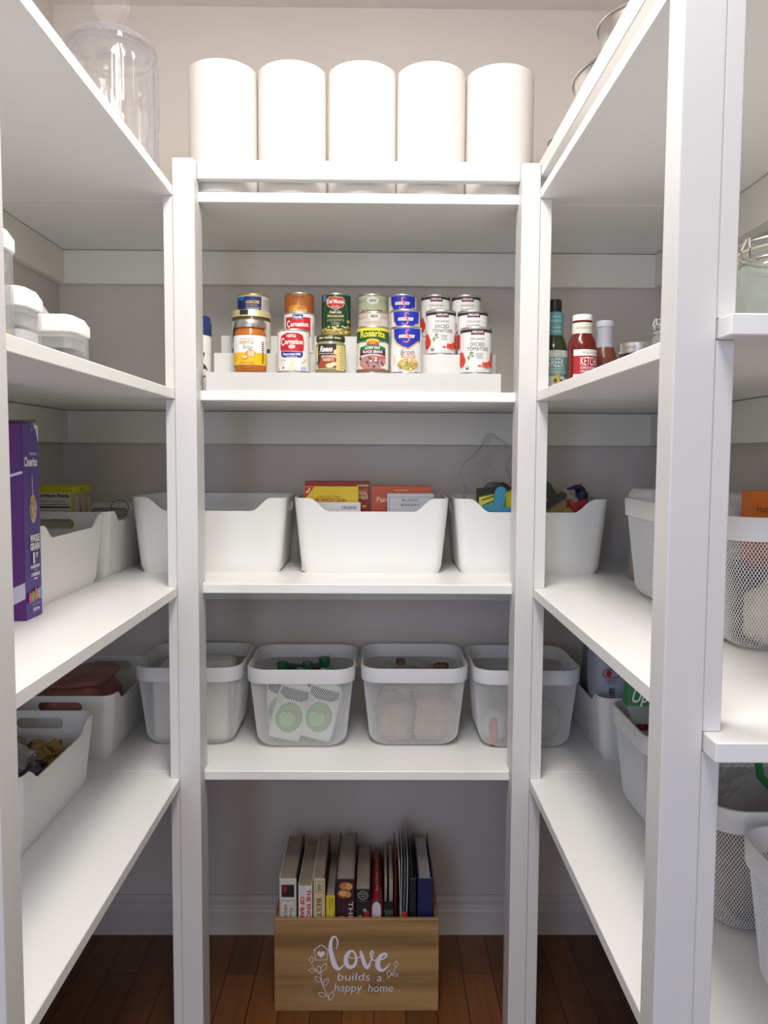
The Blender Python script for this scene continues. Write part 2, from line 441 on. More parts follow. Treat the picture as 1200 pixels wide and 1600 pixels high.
# ------------------------------------------------------------------ top shelf
def towel(x, y, lab, first=None, rot=0):
    if first: return dup(first, lab, (x, y, Z[5]), rot)
    t = thing('paper_towel_roll', lab, 'paper towel', (x, y, Z[5]), group='paper towel rolls')
    b = MB(); R = 0.0685; H = 0.254
    b.lathe([(0.021, 0.0), (R-0.004, 0.0), (R, 0.003), (R, H-0.003), (R-0.004, H), (0.021, H), (0.021, 0.0)], TOWEL, 56)
    part('sheet_roll', b, t)
    b = MB(); b.lathe([(0.0205, 0.001), (0.0205, H-0.001), (0.019, H-0.001), (0.019, 0.001), (0.0205, 0.001)], C('C9B08A', 0.9), 24)
    part('core', b, t)
    return t
tx = [(-0.312, 1.652), (-0.1725, 1.655), (-0.0325, 1.655), (0.1055, 1.655), (0.2455, 1.660)]
tl = ['white paper towel roll at the left end of the row', 'white paper towel roll, second from the left', 'white paper towel roll in the middle of the row',
      'white paper towel roll, second from the right', 'white paper towel roll at the right end of the row']
t0 = towel(tx[0][0], tx[0][1], tl[0])
for q in range(1, 5): towel(tx[q][0], tx[q][1], tl[q], t0, q*1.3)

t = thing('glass_jar', 'large clear ribbed glass jar with domed lid and fan-shaped knob', 'jar', (-0.476, 1.47, Z[5]))
b = MB(); R = 0.079
rib = lambda a, z: 1+0.035*abs(sin(a*11)) if 0.075 < z < 0.185 else (1+0.022*sin(a*18+(z*420)) if z <= 0.075 else 1)
pr = [(0.0, 0.004), (0.066, 0.004), (0.070, 0.0), (0.076, 0.004)]+[(R, 0.012+0.0125*q) for q in range(15)]+[(R-0.004, 0.197), (R-0.007, 0.203)]
b.lathe(pr, GLASS, 110, wob=rib); b.lathe([(0.0, 0.010)]+[(R-0.005, 0.014+0.0125*q) for q in range(15)], GLASS, 60)
part('jar_body', b, t)
b = MB(); dia = lambda a, z: 1+0.02*abs(sin(a*14+z*160))
b.lathe([(R-0.008, 0.196), (R-0.001, 0.203), (R, 0.207), (R-0.006, 0.216), (R-0.018, 0.226), (R-0.036, 0.234), (R-0.055, 0.238), (0.014, 0.241), (0.010, 0.244)], GLASS, 84, wob=dia)
b.lathe([(R-0.011, 0.204), (R-0.012, 0.213), (R-0.024, 0.223), (R-0.045, 0.232), (0.0, 0.236)], GLASS, 40)
lid = part('lid', b, t)
b = MB()
b.loft([[(x*s, y, z) for x, y in rrect(1, 0.010, 0.004, 3)] for s, z in ((0.010, 0.242), (0.012, 0.248), (0.022, 0.262), (0.031, 0.282), (0.034, 0.289), (0.029, 0.292))], GLASS, True, True, True)
part('knob', b, lid)

def bowl(lab, loc, r, h):
    t = thing('mixing_bowl', lab, 'bowl', loc, group='metal mixing bowls')
    b = MB(); P = [(0, 0.0)]+[(r*(0.30+0.70*sin(a*pi/20)), h*(1-cos(a*pi/20)**1.25)) for a in range(0, 11)]
    q = [(rr-0.0015, zz+0.0015) for rr, zz in P[::-1]]
    q[-1] = (0, 0.0015)
    b.lathe(P+q, STEEL, 64); part('shell', b, t)
    b = MB(); b.lathe([(r-0.001, h-0.002), (r+0.003, h-0.002), (r+0.004, h), (r+0.003, h+0.002), (r-0.001, h+0.002), (r-0.001, h-0.002)], STEEL, 64); part('rolled_rim', b, t)
bowl('large steel mixing bowl holding a smaller bowl on the right top shelf', (0.442, 1.345, Z[5]), 0.118, 0.112)
bowl('small steel bowl nested on top of the large one', (0.442, 1.345, Z[5]+0.096), 0.080, 0.100)
bowl('small steel bowl farthest back on the right top shelf, mostly hidden', (0.383, 1.545, Z[5]), 0.058, 0.088)

# ------------------------------------------------------------------ can riser and cans
RX0, RX1 = -0.337, 0.245
b = MB()
tz = [1.387, 1.434, 1.481]; ty = [1.583, 1.661, 1.739, 1.820]
sec = []
th = 0.003
top = [(ty[0], Z[4])]
for q in range(3): top += [(ty[q], tz[q]), (ty[q+1], tz[q])]
top += [(ty[3], Z[4])]
inn = [(ty[3]-th, Z[4])]+[(ty[3]-th, tz[2]-th), (ty[2]+th, tz[2]-th), (ty[2]+th, tz[1]-th), (ty[1]+th, tz[1]-th), (ty[1]+th, tz[0]-th), (ty[0]+th, tz[0]-th), (ty[0]+th, Z[4])]
prof = top+inn
cx0, cy0, cz0 = (RX0+RX1)/2, (ty[0]+ty[3])/2, Z[4]
b.loft([[(x-cx0, y-cy0, z-cz0) for y, z in prof] for x in (RX0, RX1)], mat('riser_plastic', 'DAD9D5', 0.45))
bmesh.ops.recalc_face_normals(b.bm, faces=list(b.bm.faces))
solo('can_riser', b, 'white three-step shelf riser under the food cans', 'riser', (cx0, cy0, cz0))
ROW = [(1.622, tz[0]), (1.700, tz[1]), (1.779, tz[2])]

def can_parts(t, R, H, items, metal=TIN, base_m=None, lab_h=(0.0045, 0.004), a0=0.0):
    """metal can body with ribbed rims, a lid and a printed paper label"""
    b = MB(); b.lathe([(0, 0.002), (R-0.004, 0.002), (R-0.003, 0.0), (R-0.0004, 0.0), (R, 0.0015), (R, 0.003), (R-0.0012, 0.0042), (R-0.0012, H-0.0042), (R, H-0.003), (R, H-0.001), (R-0.0006, H), (R-0.003, H), (R-0.0035, H-0.002)], metal, 48)
    part('can_body', b, t)
    b = MB(); b.lathe([(R-0.0036, H-0.003), (R-0.008, H-0.0035), (R-0.009, H-0.0028), (R-0.014, H-0.0028), (0, H-0.0028)], metal, 40); part('lid', b, t)
    b = MB(); Rl = R-0.0008
    n = 64; z0, z1 = lab_h[0], H-lab_h[1]
    b.lathe([(Rl, z0), (Rl, z1)], base_m or WHT, 64)
    b.art(items, cyl_map(Rl, a0=a0), du=R*0.16)
    part('label', b, t)
CANG = 'food cans on the riser'
def can(lab, x, row, R, H, items, metal=TIN, base_m=None, rot=0.0, name='food_can', zoff=0, **k):
    y, z = ROW[row]
    t = thing(name, lab, 'can', (x, y, z+zoff), rot, CANG)
    can_parts(t, R, H, items, metal, base_m, **k)
    return t
B = 0.012
# diced tomatoes
def speck(n, cu, cv, ru, rv, ms, rmin, rmax, seed=1):
    r = random.Random(seed); out = []
    for q in range(n):
        a = r.uniform(0, 2*pi); d = sqrt(r.random()); s = r.uniform(rmin, rmax)
        out.append(('ell', cu+ru*d*cos(a), cv+rv*d*sin(a), s, s*r.uniform(0.5, 1.0), r.choice(ms)))
    return out
TOM = C('D8402E'); TOM2 = C('E8604A'); DKBR = C('3A2420'); LEAF = C('7E9A60'); CANW = C('E9E9E5', 0.45)
kirk = [('rect', -0.11, 0.083, 0.11, 0.0885, DKBR), ('rect', -0.0135, 0.0775, 0.0135, 0.0872, DKBR), ('rect', -0.0125, 0.0795, 0.0125, 0.0866, C('2A1C38')), ('rect', -0.0125, 0.0780, 0.0125, 0.0795, C('A02030')),
        ('text', 'KIRKLAND', 0, 0.0830, 0.0042, {'w': 0.0225, 'bold': 0.02}, WHT),
        ('text', 'ORGANIC', 0, 0.0695, 0.0050, {'w': 0.031}, GREY), ('text', 'DICED', 0, 0.0592, 0.0070, {'w': 0.029}, C('5A564C')),
        ('text', 'TOMATOES', 0.001, 0.0500, 0.0070, {'w': 0.044}, C('5A564C')),
        ('ell', -0.037, 0.027, 0.012, 0.013, TOM), ('ell', -0.038, 0.039, 0.008, 0.006, TOM),
        ('stroke', [(-0.021, 0.032, 0.001), (-0.016, 0.037, 0.001), (-0.011, 0.042, 0.001)], LEAF), ('ell', -0.012, 0.042, 0.004, 0.002, LEAF), ('ell', -0.017, 0.033, 0.002, 0.004, LEAF), ('ell', -0.010, 0.036, 0.003, 0.0015, LEAF),
        ('rect', -0.004, 0.0405, 0.012, 0.0412, GREY), ('rect', -0.004, 0.0375, 0.010, 0.0382, GREY), ('rect', -0.003, 0.0345, 0.009, 0.0352, GREY), ('rect', -0.003, 0.0315, 0.010, 0.0322, GREY),
        ('ell', 0.041, 0.030, 0.010, 0.016, TOM), ('ell', 0.022, 0.0185, 0.013, 0.005, TOM), ('ell', 0.030, 0.0200, 0.009, 0.006, TOM2), ('ell', 0.004, 0.0165, 0.004, 0.0015, TOM)] \
       + speck(14, 0.023, 0.0195, 0.014, 0.006, [TOM, TOM2], 0.0018, 0.0034, 3) \
       + [('ell', -0.020, 0.0135, 0.0036, 0.0036, C('4E5A46')), ('ell', -0.020, 0.0145, 0.0026, 0.0018, WHT), ('text', 'NET WT 14.5 OZ', 0.007, 0.0075, 0.0022, {'w': 0.020}, GREY)]
k1 = can('white diced tomatoes can in the front row at the right end', 0.199, 0, 0.0322, 0.093, kirk, base_m=CANW)
def can_copy(src, lab, x, row, rot=0.0):
    y, z = ROW[row]
    return dup(src, lab, (x, y, z), rot)
can_copy(k1, 'white diced tomatoes can in the middle row, left one of two', 0.134, 1, 0.03)
can_copy(k1, 'white diced tomatoes can in the middle row, behind the right-end front can', 0.2015, 1, -0.05)
can_copy(k1, 'white diced tomatoes can in the back row, beside the blue broth cans', 0.128, 2, 0.0)
can_copy(k1, 'white diced tomatoes can in the back row at the right end', 0.196, 2, 0.0)
# broth
BL = C('1B2FAE'); TANW = C('D9AE76'); SAL = C('E9776A')
sw = [('poly', [(-0.031, 0.0895), (0.034, 0.0895), (0.034, 0.063), (0.022, 0.060), (0.012, 0.052), (0.004, 0.0465), (-0.008, 0.050), (-0.022, 0.059), (-0.029, 0.070)], TANW),
      ('poly', [(-0.028, 0.0895), (0.034, 0.0895), (0.034, 0.067), (0.022, 0.0635), (0.011, 0.056), (0.003, 0.0505), (-0.008, 0.054), (-0.020, 0.062), (-0.0265, 0.072)], BL),
      ('stroke', [(0.0065, 0.0835, 0.001), (0.004, 0.0862, 0.0022), (0.0000, 0.0850, 0.003), (-0.0005, 0.0800, 0.003), (0.0035, 0.0740, 0.003), (0.0050, 0.0680, 0.003), (0.001, 0.0625, 0.0026), (-0.005, 0.0625, 0.002), (-0.0065, 0.0655, 0.001)], SAL),
      ('poly', [(-0.0165, 0.0705), (0.0155, 0.0705), (0.0170, 0.0765), (-0.0150, 0.0765)], WHT), ('text', 'SWANSON', 0.0005, 0.0736, 0.0038, {'w': 0.027, 'shear': 0.2, 'bold': 0.02}, RED),
      ('text', 'Broth', 0.003, 0.0425, 0.0100, {'w': 0.0285, 'shear': 0.2}, C('6A5A4C')), ('rect', -0.0105, 0.0318, 0.0180, 0.0365, C('F08A5A')), ('text', 'CHICKEN', 0.0035, 0.0341, 0.0034, {'w': 0.021, 'bold': 0.02}, WHT),
      ('ell', 0.0045, 0.0165, 0.0245, 0.0150, C('D3D9E2')), ('ell', 0.0045, 0.0180, 0.0220, 0.0125, C('CBB45E')),
      ('rect', -0.0275, 0.020, -0.0265, 0.038, TANW), ('rect', -0.0250, 0.022, -0.0243, 0.036, TANW)] + speck(30, 0.0045, 0.018, 0.020, 0.0105, [C('EADDA0'), C('F2E9BE'), C('E09A50'), C('8FA050')], 0.0016, 0.0032, 9)
s1 = can('blue and white chicken broth can in the front row', 0.058, 0, 0.0318, 0.094, sw, base_m=C('F1EEE8', 0.45))
can_copy(s1, 'blue and white broth can in the middle row', 0.059, 1, -0.02)
can_copy(s1, 'blue and white broth can in the back row', 0.055, 2, -0.04)
# refried black beans
GR = C('1E5B30'); YL = C('F0DE2E'); PINK = C('B98A86')
ros = [('rect', -0.10, 0.084, 0.10, 0.0895, YL), ('rect', -0.10, 0.0615, 0.10, 0.084, GR), ('poly', [(-0.033, 0.0615), (0.033, 0.0615), (0.033, 0.064), (-0.033, 0.064)], C('6C9A78')),
       ('text', 'Rosarita', 0, 0.0790, 0.0125, {'w': 0.054, 'bold': 0.03, 'arc': 3.2}, YL),
       ('ell', 0.000, 0.0640, 0.0135, 0.0042, C('F2C83C')), ('ell', 0.000, 0.0580, 0.0130, 0.0060, C('D9532E')), ('ell', 0.000, 0.0610, 0.006, 0.004, C('E08A3A')),
       ('poly', [(-0.028, 0.038), (-0.028, 0.051)]+[(-0.028+0.056*q/8, 0.051+0.006*sin(pi*q/8)) for q in range(1, 8)]+[(0.028, 0.051), (0.028, 0.038)]+[(0.028-0.056*q/8, 0.038+0.005*sin(pi*q/8)) for q in range(1, 8)], C('23713F')),
       ('poly', [(-0.028, 0.035), (-0.028, 0.045)]+[(-0.028+0.056*q/8, 0.045+0.002*sin(pi*q/8)) for q in range(1, 8)]+[(0.028, 0.045), (0.028, 0.035)]+[(0.028-0.056*q/8, 0.035+0.004*sin(pi*q/8)) for q in range(1, 8)], C('57202A')),
       ('text', 'LOW FAT', 0, 0.0505, 0.0058, {'w': 0.031, 'bold': 0.03}, WHT), ('text', 'BLACK BEANS', 0, 0.0428, 0.0050, {'w': 0.040, 'bold': 0.03}, WHT),
       ('ell', 0, 0.0215, 0.0290, 0.0150, C('C98A68')), ('ell', 0, 0.0215, 0.0262, 0.0128, PINK), ('rect', -0.10, 0.0046, 0.10, 0.009, C('8A5A48')), ('ell', 0.020, 0.0315, 0.010, 0.0032, C('D85A6A')),
       ('ell', -0.0265, 0.0300, 0.0034, 0.0034, C('4A5A34')), ('rect', 0.016, 0.0105, 0.029, 0.0195, C('E9D9C8'))] + speck(26, 0, 0.021, 0.024, 0.011, [C('7A4A4A'), C('A87878'), C('CDB0A8')], 0.0012, 0.003, 4) + speck(9, 0.002, 0.0265, 0.008, 0.004, [C('EFE6DC')], 0.001, 0.0024, 5)
can('green and yellow refried black beans can in the front row', -0.009, 0, 0.0328, 0.093, ros, base_m=C('EFEBE2', 0.45))
def sw2(word, band, base_m, lab, row, x, rot=0):
    it = [('rect', -0.10, 0.0805, 0.10, 0.0815, band), ('rect', -0.10, 0.0775, 0.10, 0.0785, band), ('rect', -0.10, 0.0745, 0.10, 0.0755, band), ('ell', 0.002, 0.0785, 0.0125, 0.0068, WHT), ('ell', 0.002, 0.0785, 0.0105, 0.0052, C('C9C8BC')),
          ('text', 'S&W', 0.002, 0.0785, 0.0058, {'w': 0.015, 'shear': 0.3, 'bold': 0.02}, C('4A4F46')), ('text', 'ORGANIC', 0, 0.0665, 0.0042, {'w': 0.036}, C('A9A79A')),
          ('text', word, 0, 0.0540, 0.0100, {'w': 0.050, 'bold': 0.03}, C('7E2A1C')), ('text', 'BEANS', 0, 0.0390, 0.0090, {'w': 0.036, 'bold': 0.03}, C('7E2A1C')), ('ell', 0, 0.018, 0.020, 0.010, C('9A6A48'))]
    return can(lab, x, row, 0.0330, 0.0885 if row == 1 else 0.0935, it, base_m=base_m, rot=rot)
sw2('BLACK', C('B39A84'), C('CFC6B8', 0.45), 'beige black beans can in the middle row, behind the green and yellow can', 1, -0.0085)
sw2('GARBANZO', C('8E9A6E'), C('B4B996', 0.45), 'sage green garbanzo can in the back row', 2, -0.012)
# evaporated milk
car = [('poly', [(-0.027+0.002*cos(a*pi/8+pi/2)*0, 0) for a in range(0)] or [(-0.026, 0.046), (-0.024, 0.0435), (0.022, 0.0425), (0.025, 0.046), (0.026, 0.062), (0.023, 0.0745), (0.012, 0.0785), (-0.010, 0.0785), (-0.023, 0.0735), (-0.026, 0.064)], RED),
       ('poly', [(-0.024, 0.0425), (0.023, 0.0415), (0.0225, 0.034), (0.019, 0.0305), (-0.018, 0.0305), (-0.0235, 0.034)], C('34308C')),
       ('text', 'NESTLE', -0.001, 0.0725, 0.0048, {'w': 0.018, 'bold': 0.04}, WHT), ('text', 'C', -0.0195, 0.0615, 0.0135, {'w': 0.0085, 'bold': 0.02}, WHT), ('text', 'arnation', 0.0045, 0.0615, 0.0092, {'w': 0.037, 'bold': 0.03}, WHT),
       ('ell', 0, 0.0515, 0.0070, 0.0040, C('F2C9C8')), ('text', 'Evaporated Milk', 0, 0.0372, 0.0046, {'w': 0.037, 'shear': 0.2, 'bold': 0.03}, WHT), ('text', 'Leche Evaporada', 0, 0.0325, 0.0026, {'w': 0.021}, WHT),
       ('stroke', [(0.002, 0.028, 0.010), (0.000, 0.020, 0.006), (0.001, 0.012, 0.014), (0.000, 0.007, 0.018)], C('F1E6C2')), ('stroke', [(0.018, 0.019, 0.003), (0.026, 0.024, 0.004), (0.033, 0.029, 0.004)], C('EBDCA0')),
       ('rect', -0.026, 0.0260, -0.012, 0.0266, C('D88A8A')), ('rect', -0.024, 0.0235, -0.013, 0.0241, C('D88A8A')), ('rect', -0.023, 0.0185, -0.014, 0.0190, GREY), ('ell', -0.018, 0.0105, 0.0028, 0.0028, C('C88A92')),
       ('rect', 0.018, 0.0065, 0.031, 0.0125, C('9AA6D8')), ('text', 'OZ', 0.025, 0.0095, 0.004, {'w': 0.008}, WHT), ('rect', -0.030, 0.0065, -0.0286, 0.010, INK)]
can('white and red evaporated milk can in the front row', -0.169, 0, 0.0330, 0.0865, car, base_m=C('F3F1EE', 0.42))
car2 = [('rect', -0.029, 0.036, 0.029, 0.076, RED), ('rect', -0.0115, 0.0705, 0.0115, 0.0815, C('8A90A8')), ('rect', -0.0105, 0.0715, 0.0105, 0.0805, C('2C3A70')), ('text', 'Nestle', 0, 0.0760, 0.0058, {'w': 0.018, 'bold': 0.02}, WHT),
        ('text', 'C', -0.0205, 0.0620, 0.0135, {'w': 0.0085, 'bold': 0.02}, WHT), ('text', 'arnation', 0.0040, 0.0615, 0.0092, {'w': 0.038, 'bold': 0.03}, WHT), ('text', 'MILK', 0, 0.046, 0.006, {'w': 0.02}, WHT),
        ('ell', 0.024, 0.0110, 0.0028, 0.0028, C('B04858'))]+[('rect', 0.033, 0.012+q*0.004, 0.044, 0.0128+q*0.004, GREY) for q in range(14)]
can('white and red evaporated milk can in the middle row, partly hidden', -0.165, 1, 0.0330, 0.0865, car2, base_m=C('E9E7E2', 0.45))
# pumpkin
pk = [('text', 'TRADER JOE\'S', 0, 0.085, 0.0028, {'w': 0.026, 'bold': 0.02}, C('5A2A12')), ('poly', [(0.0005, 0.066), (0.003, 0.072), (0.0025, 0.0785), (-0.002, 0.075), (-0.004, 0.0665)], C('C98A34')),
      ('ell', -0.010, 0.0585, 0.0125, 0.0095, C('D8952F')), ('ell', 0.000, 0.0590, 0.0110, 0.0100, C('E0A23A')), ('ell', 0.010, 0.0585, 0.0105, 0.0090, C('C97F28')),
      ('text', 'Organic', 0.005, 0.0570, 0.0085, {'w': 0.032, 'shear': 0.3}, C('F2E2C0')), ('text', 'PUMPKIN', 0.0, 0.040, 0.010, {'w': 0.045}, C('F2E2C0'))]
can('orange pumpkin can in the back row', -0.172, 2, 0.0325, 0.0955, pk, base_m=C('B4652A', 0.45))
# corn
crn = [('rect', -0.034, 0.077, -0.022, 0.0905, C('5F86B8')), ('stroke', [(-0.026, 0.072, 0.0008), (-0.026, 0.020, 0.0008), (0.026, 0.020, 0.0008), (0.026, 0.072, 0.0008)], C('A8B890')),
       ('poly', [(0, 0.0875), (0.006, 0.0855), (0.014, 0.0865), (0.0205, 0.081), (0.0215, 0.073), (0.0175, 0.066), (0.008, 0.0615), (0, 0.0575), (-0.008, 0.0615), (-0.0175, 0.066), (-0.0215, 0.073), (-0.0205, 0.081), (-0.014, 0.0865), (-0.006, 0.0855)], C('E8D9A0')),
       ('poly', [(0, 0.0862), (0.006, 0.0842), (0.0135, 0.0852), (0.0192, 0.080), (0.0200, 0.073), (0.0165, 0.067), (0.0075, 0.0628), (0, 0.0590), (-0.0075, 0.0628), (-0.0165, 0.067), (-0.0200, 0.073), (-0.0192, 0.080), (-0.0135, 0.0852), (-0.006, 0.0842)], C('C8352F')),
       ('text', 'Del Monte', 0, 0.0765, 0.0082, {'w': 0.037, 'bold': 0.03}, WHT), ('text', 'Quality', 0, 0.0655, 0.0042, {'w': 0.016, 'shear': 0.3}, WHT), ('poly', [(-0.003, 0.088), (0, 0.0905), (0.003, 0.088)], C('D8C04A')),
       ('text', 'Fresh Cut', 0, 0.0535, 0.0058, {'w': 0.026, 'shear': 0.3, 'bold': 0.02}, WHT), ('poly', [(-0.019, 0.043), (0.019, 0.043), (0.018, 0.0485), (0.008, 0.046), (-0.008, 0.046), (-0.018, 0.0485)], C('D8B45A')),
       ('text', 'GOLD & WHITE', 0, 0.0365, 0.0052, {'w': 0.039}, C('C9C29A')), ('text', 'CORN', 0, 0.0290, 0.0052, {'w': 0.017}, C('C9C29A')),
       ('rect', -0.10, 0.0046, 0.10, 0.0175, C('9A8A4A'))] + speck(26, 0, 0.0160, 0.034, 0.008, [C('E4D28A'), C('D8BE5A')], 0.0022, 0.0040, 8) + speck(8, 0.033, 0.024, 0.006, 0.014, [C('C9B86A'), C('A9983A')], 0.003, 0.005, 2)
can('dark green corn can with a red shield in the back row', -0.091, 2, 0.0325, 0.0945, crn, base_m=C('1E4A30', 0.45))
# tuna, two stacked
tun = [('rect', -0.040, 0.006, 0.024, 0.0395, C('1F3270')), ('poly', [(-0.040, 0.006), (-0.012, 0.0395), (-0.040, 0.0395)], C('2E72A8')), ('ell', -0.027, 0.023, 0.008, 0.010, C('1A2A4C')),
       ('text', 'ALBACORE', 0.004, 0.0275, 0.0062, {'w': 0.030, 'bold': 0.03}, C('E8C86A')), ('text', 'SOLID WHITE TUNA', 0.002, 0.0200, 0.0034, {'w': 0.024}, C('E8C86A')), ('rect', -0.010, 0.0148, 0.022, 0.0156, WHT), ('rect', -0.010, 0.0120, 0.016, 0.0128, WHT)] + \
      [('rect', 0.027, 0.010+q*0.0045, 0.042, 0.0108+q*0.0045, GREY) for q in range(6)]
tn = can('blue and gold tuna can stacked on top of another', -0.274, 2, 0.0362, 0.0455, tun, metal=GOLD, base_m=C('D9D6CC', 0.4), zoff=0.0458, name='tuna_can')
y, z = ROW[2]; dup(tn, 'blue and gold tuna can at the bottom of the stack of two', (-0.274, y, z), 0.05)
# jars on the riser
def glassjar(name, lab, x, row, prof, lid_prof, body_m, lid_m, art, Rl, lab_z, lab_m, loc=None, cat='jar', rot=0, arts=None, glassm=None):
    y, z = ROW[row] if row is not None else (0, 0)
    t = thing(name, lab, cat, loc or (x, y, z), rot)
    b = MB(); b.lathe(prof, body_m, 48); part('jar_body', b, t)
    b = MB(); b.lathe(lid_prof, lid_m, 48)
    if arts: b.art(arts[0], cyl_map(arts[1]), du=0.006)
    part('lid', b, t)
    if art:
        b = MB(); b.lathe([(Rl, lab_z[0]), (Rl, lab_z[1])], lab_m, 56); b.art(art, cyl_map(Rl), du=0.006); part('label', b, t)
    return t
pep = [('rect', -0.11, 0.016, 0.11, 0.0395, C('F2C414')), ('text', 'TRADER JOE\'S', -0.003, 0.066, 0.0028, {'w': 0.026}, GREY), ('text', 'PEPITA', -0.002, 0.0590, 0.0066, {'w': 0.029, 'bold': 0.02}, C('E0A868')),
       ('text', 'Salsa', 0.000, 0.0505, 0.0068, {'w': 0.019, 'shear': 0.3}, C('8A9488')), ('ell', 0.0055, 0.0380, 0.0095, 0.0072, C('D8783E')), ('ell', 0.0035, 0.0380, 0.0045, 0.0066, C('F0C8A0')), ('ell', 0.0095, 0.0375, 0.0035, 0.0060, C('F0D2B0')),
       ('stroke', [(0.004, 0.044, 0.0015), (0.003, 0.0475, 0.0015)], C('5A6A48')), ('stroke', [(-0.013, 0.0345, 0.001), (-0.010, 0.029, 0.005), (-0.003, 0.0285, 0.005), (0.001, 0.0325, 0.001)], C('E8935A')), ('stroke', [(-0.012, 0.0345, 0.001), (-0.009, 0.031, 0.003), (-0.004, 0.0305, 0.003), (-0.001, 0.0325, 0.001)], C('F6E2C2')),
       ('text', 'NET WT 12 OZ (340g)', -0.001, 0.0195, 0.0026, {'w': 0.026}, C('6A5A1A'))]+[('rect', 0.029, 0.020+q*0.004, 0.035, 0.0215+q*0.004, INK) for q in range(11)]
glassjar('salsa_jar', 'orange salsa jar with a silver lid and pumpkin label, front row', -0.256, 0,
         [(0, 0.001), (0.028, 0.001), (0.0315, 0.004), (0.0325, 0.012), (0.0325, 0.074), (0.031, 0.080), (0.0285, 0.088), (0.028, 0.094)],
         [(0.0295, 0.0895), (0.0315, 0.0895), (0.0320, 0.092), (0.0320, 0.1025), (0.0308, 0.1045), (0, 0.1045)], C('B8681E', 0.22, var=0.15, vscale=60), STEEL, pep, 0.0329, (0.0155, 0.0735), WHT)
art2 = [('rect', -0.027, 0.010, 0.013, 0.058, C('3A231E')), ('poly', [(-0.027, 0.010), (0.013, 0.010), (0.013, 0.040), (-0.020, 0.028)], C('A8452A')), ('rect', 0.013, 0.006, 0.034, 0.055, C('E3CF86')), ('rect', -0.034, 0.008, -0.027, 0.052, C('D8C890')),
        ('text', 'Reese', -0.007, 0.0480, 0.0110, {'w': 0.026, 'shear': 0.3, 'bold': 0.03}, WHT), ('text', 'ARTICHOKE', -0.003, 0.0330, 0.0050, {'w': 0.032, 'bold': 0.03}, C('F0DCC0')), ('text', 'HEARTS', -0.003, 0.0265, 0.0050, {'w': 0.022, 'bold': 0.03}, C('F0DCC0')),
        ('rect', -0.024, 0.0385, 0.012, 0.0393, WHT), ('ell', 0.000, 0.0150, 0.008, 0.0045, C('EAD9A0')), ('ell', 0.008, 0.0185, 0.006, 0.0035, C('F2E4B4')), ('ell', 0.012, 0.0420, 0.005, 0.005, C('E8D490')), ('ell', -0.029, 0.021, 0.003, 0.004, C('4A78B8'))] + [('rect', 0.020, 0.010+q*0.005, 0.031, 0.0107+q*0.005, GREY) for q in range(9)]
glassjar('artichoke_jar', 'short artichoke heart jar with a dark brown label, front row', -0.094, 0,
         [(0, 0.001), (0.027, 0.001), (0.0300, 0.004), (0.0305, 0.010), (0.0305, 0.056), (0.029, 0.060), (0.0265, 0.064), (0.0265, 0.068)],
         [(0.0275, 0.0655), (0.0290, 0.0655), (0.0292, 0.0735), (0.0275, 0.0760), (0, 0.0760)], C('8E9166', 0.2, var=0.25, vscale=70), C('2E3A26', 0.35), art2, 0.0309, (0.0085, 0.053), C('D8CDA0', 0.5),
         arts=([('rect', -0.024, 0.0685, -0.014, 0.0712, C('D9D2A4')), ('rect', -0.011, 0.0685, 0.006, 0.0712, C('D9D2A4')), ('rect', 0.009, 0.0685, 0.024, 0.0712, C('D9D2A4'))], 0.0292))
ol = [('ell', -0.030, 0.038, 0.012, 0.024, C('26241F')), ('rect', 0.020, 0.010, 0.045, 0.066, C('C9CDBE'))]+[('rect', 0.024, 0.014+q*0.005, 0.041, 0.0148+q*0.005, GREY) for q in range(11)]
glassjar('olive_jar', 'wide jar with a gold lid behind the orange salsa jar', -0.266, 1,
         [(0, 0.001), (0.036, 0.001), (0.0395, 0.004), (0.0400, 0.012), (0.0400, 0.070), (0.0385, 0.076)],
         [(0.0380, 0.0755), (0.0410, 0.0755), (0.0412, 0.078), (0.0405, 0.079), (0.0405, 0.087), (0.0390, 0.0895), (0, 0.0895)], C('5A4526', 0.22, var=0.2, vscale=50), C('D2C79A', 0.4, metal=0.4), ol, 0.0404, (0.012, 0.068), C('DADCCB', 0.5),
         arts=([('rect', -0.018, 0.0785, 0.000, 0.0885, C('22261C'))], 0.0412))
# blue lidded canister left of the riser
tt = thing('creamer_canister', 'white canister with a blue lid, half hidden by the left back post', 'canister', (-0.3745, 1.662, Z[4]))
b = MB(); b.lathe([(0, 0), (0.029, 0), (0.031, 0.003), (0.031, 0.117), (0.029, 0.12), (0, 0.12)], C('EDEAE6', 0.4), 40)
b.art([('text', 'latte', 0.006, 0.080, 0.014, {'w': 0.040, 'shear': 0.3, 'bold': 0.02}, INK), ('rect', -0.03, 0.118, 0.03, 0.120, C('B84A3A')), ('ell', 0.012, 0.045, 0.020, 0.016, C('4A2E22')), ('ell', 0.024, 0.042, 0.008, 0.007, C('E9DCD0')), ('text', 'Natural Flavor', 0.008, 0.058, 0.006, {'w': 0.036}, INK)], cyl_map(0.031), du=0.005)
part('canister_body', b, tt)
b = MB(); b.lathe([(0.0305, 0.118), (0.0322, 0.1185), (0.0322, 0.142), (0.030, 0.1455), (0.0295, 0.154), (0.027, 0.157), (0, 0.157)], C('22366E', 0.4), 40); part('lid', b, tt)
b = MB(); b.lathe([(0, 0), (0.029, 0), (0.031, 0.002), (0.031, 0.005), (0.027, 0.009), (0, 0.010)], C('DDE2DE', 0.4), 40)
solo('jar_lid', b, 'small pale lid lying on the can shelf, peeking from behind the right back post', 'lid', (0.3105, 1.665, Z[4]))

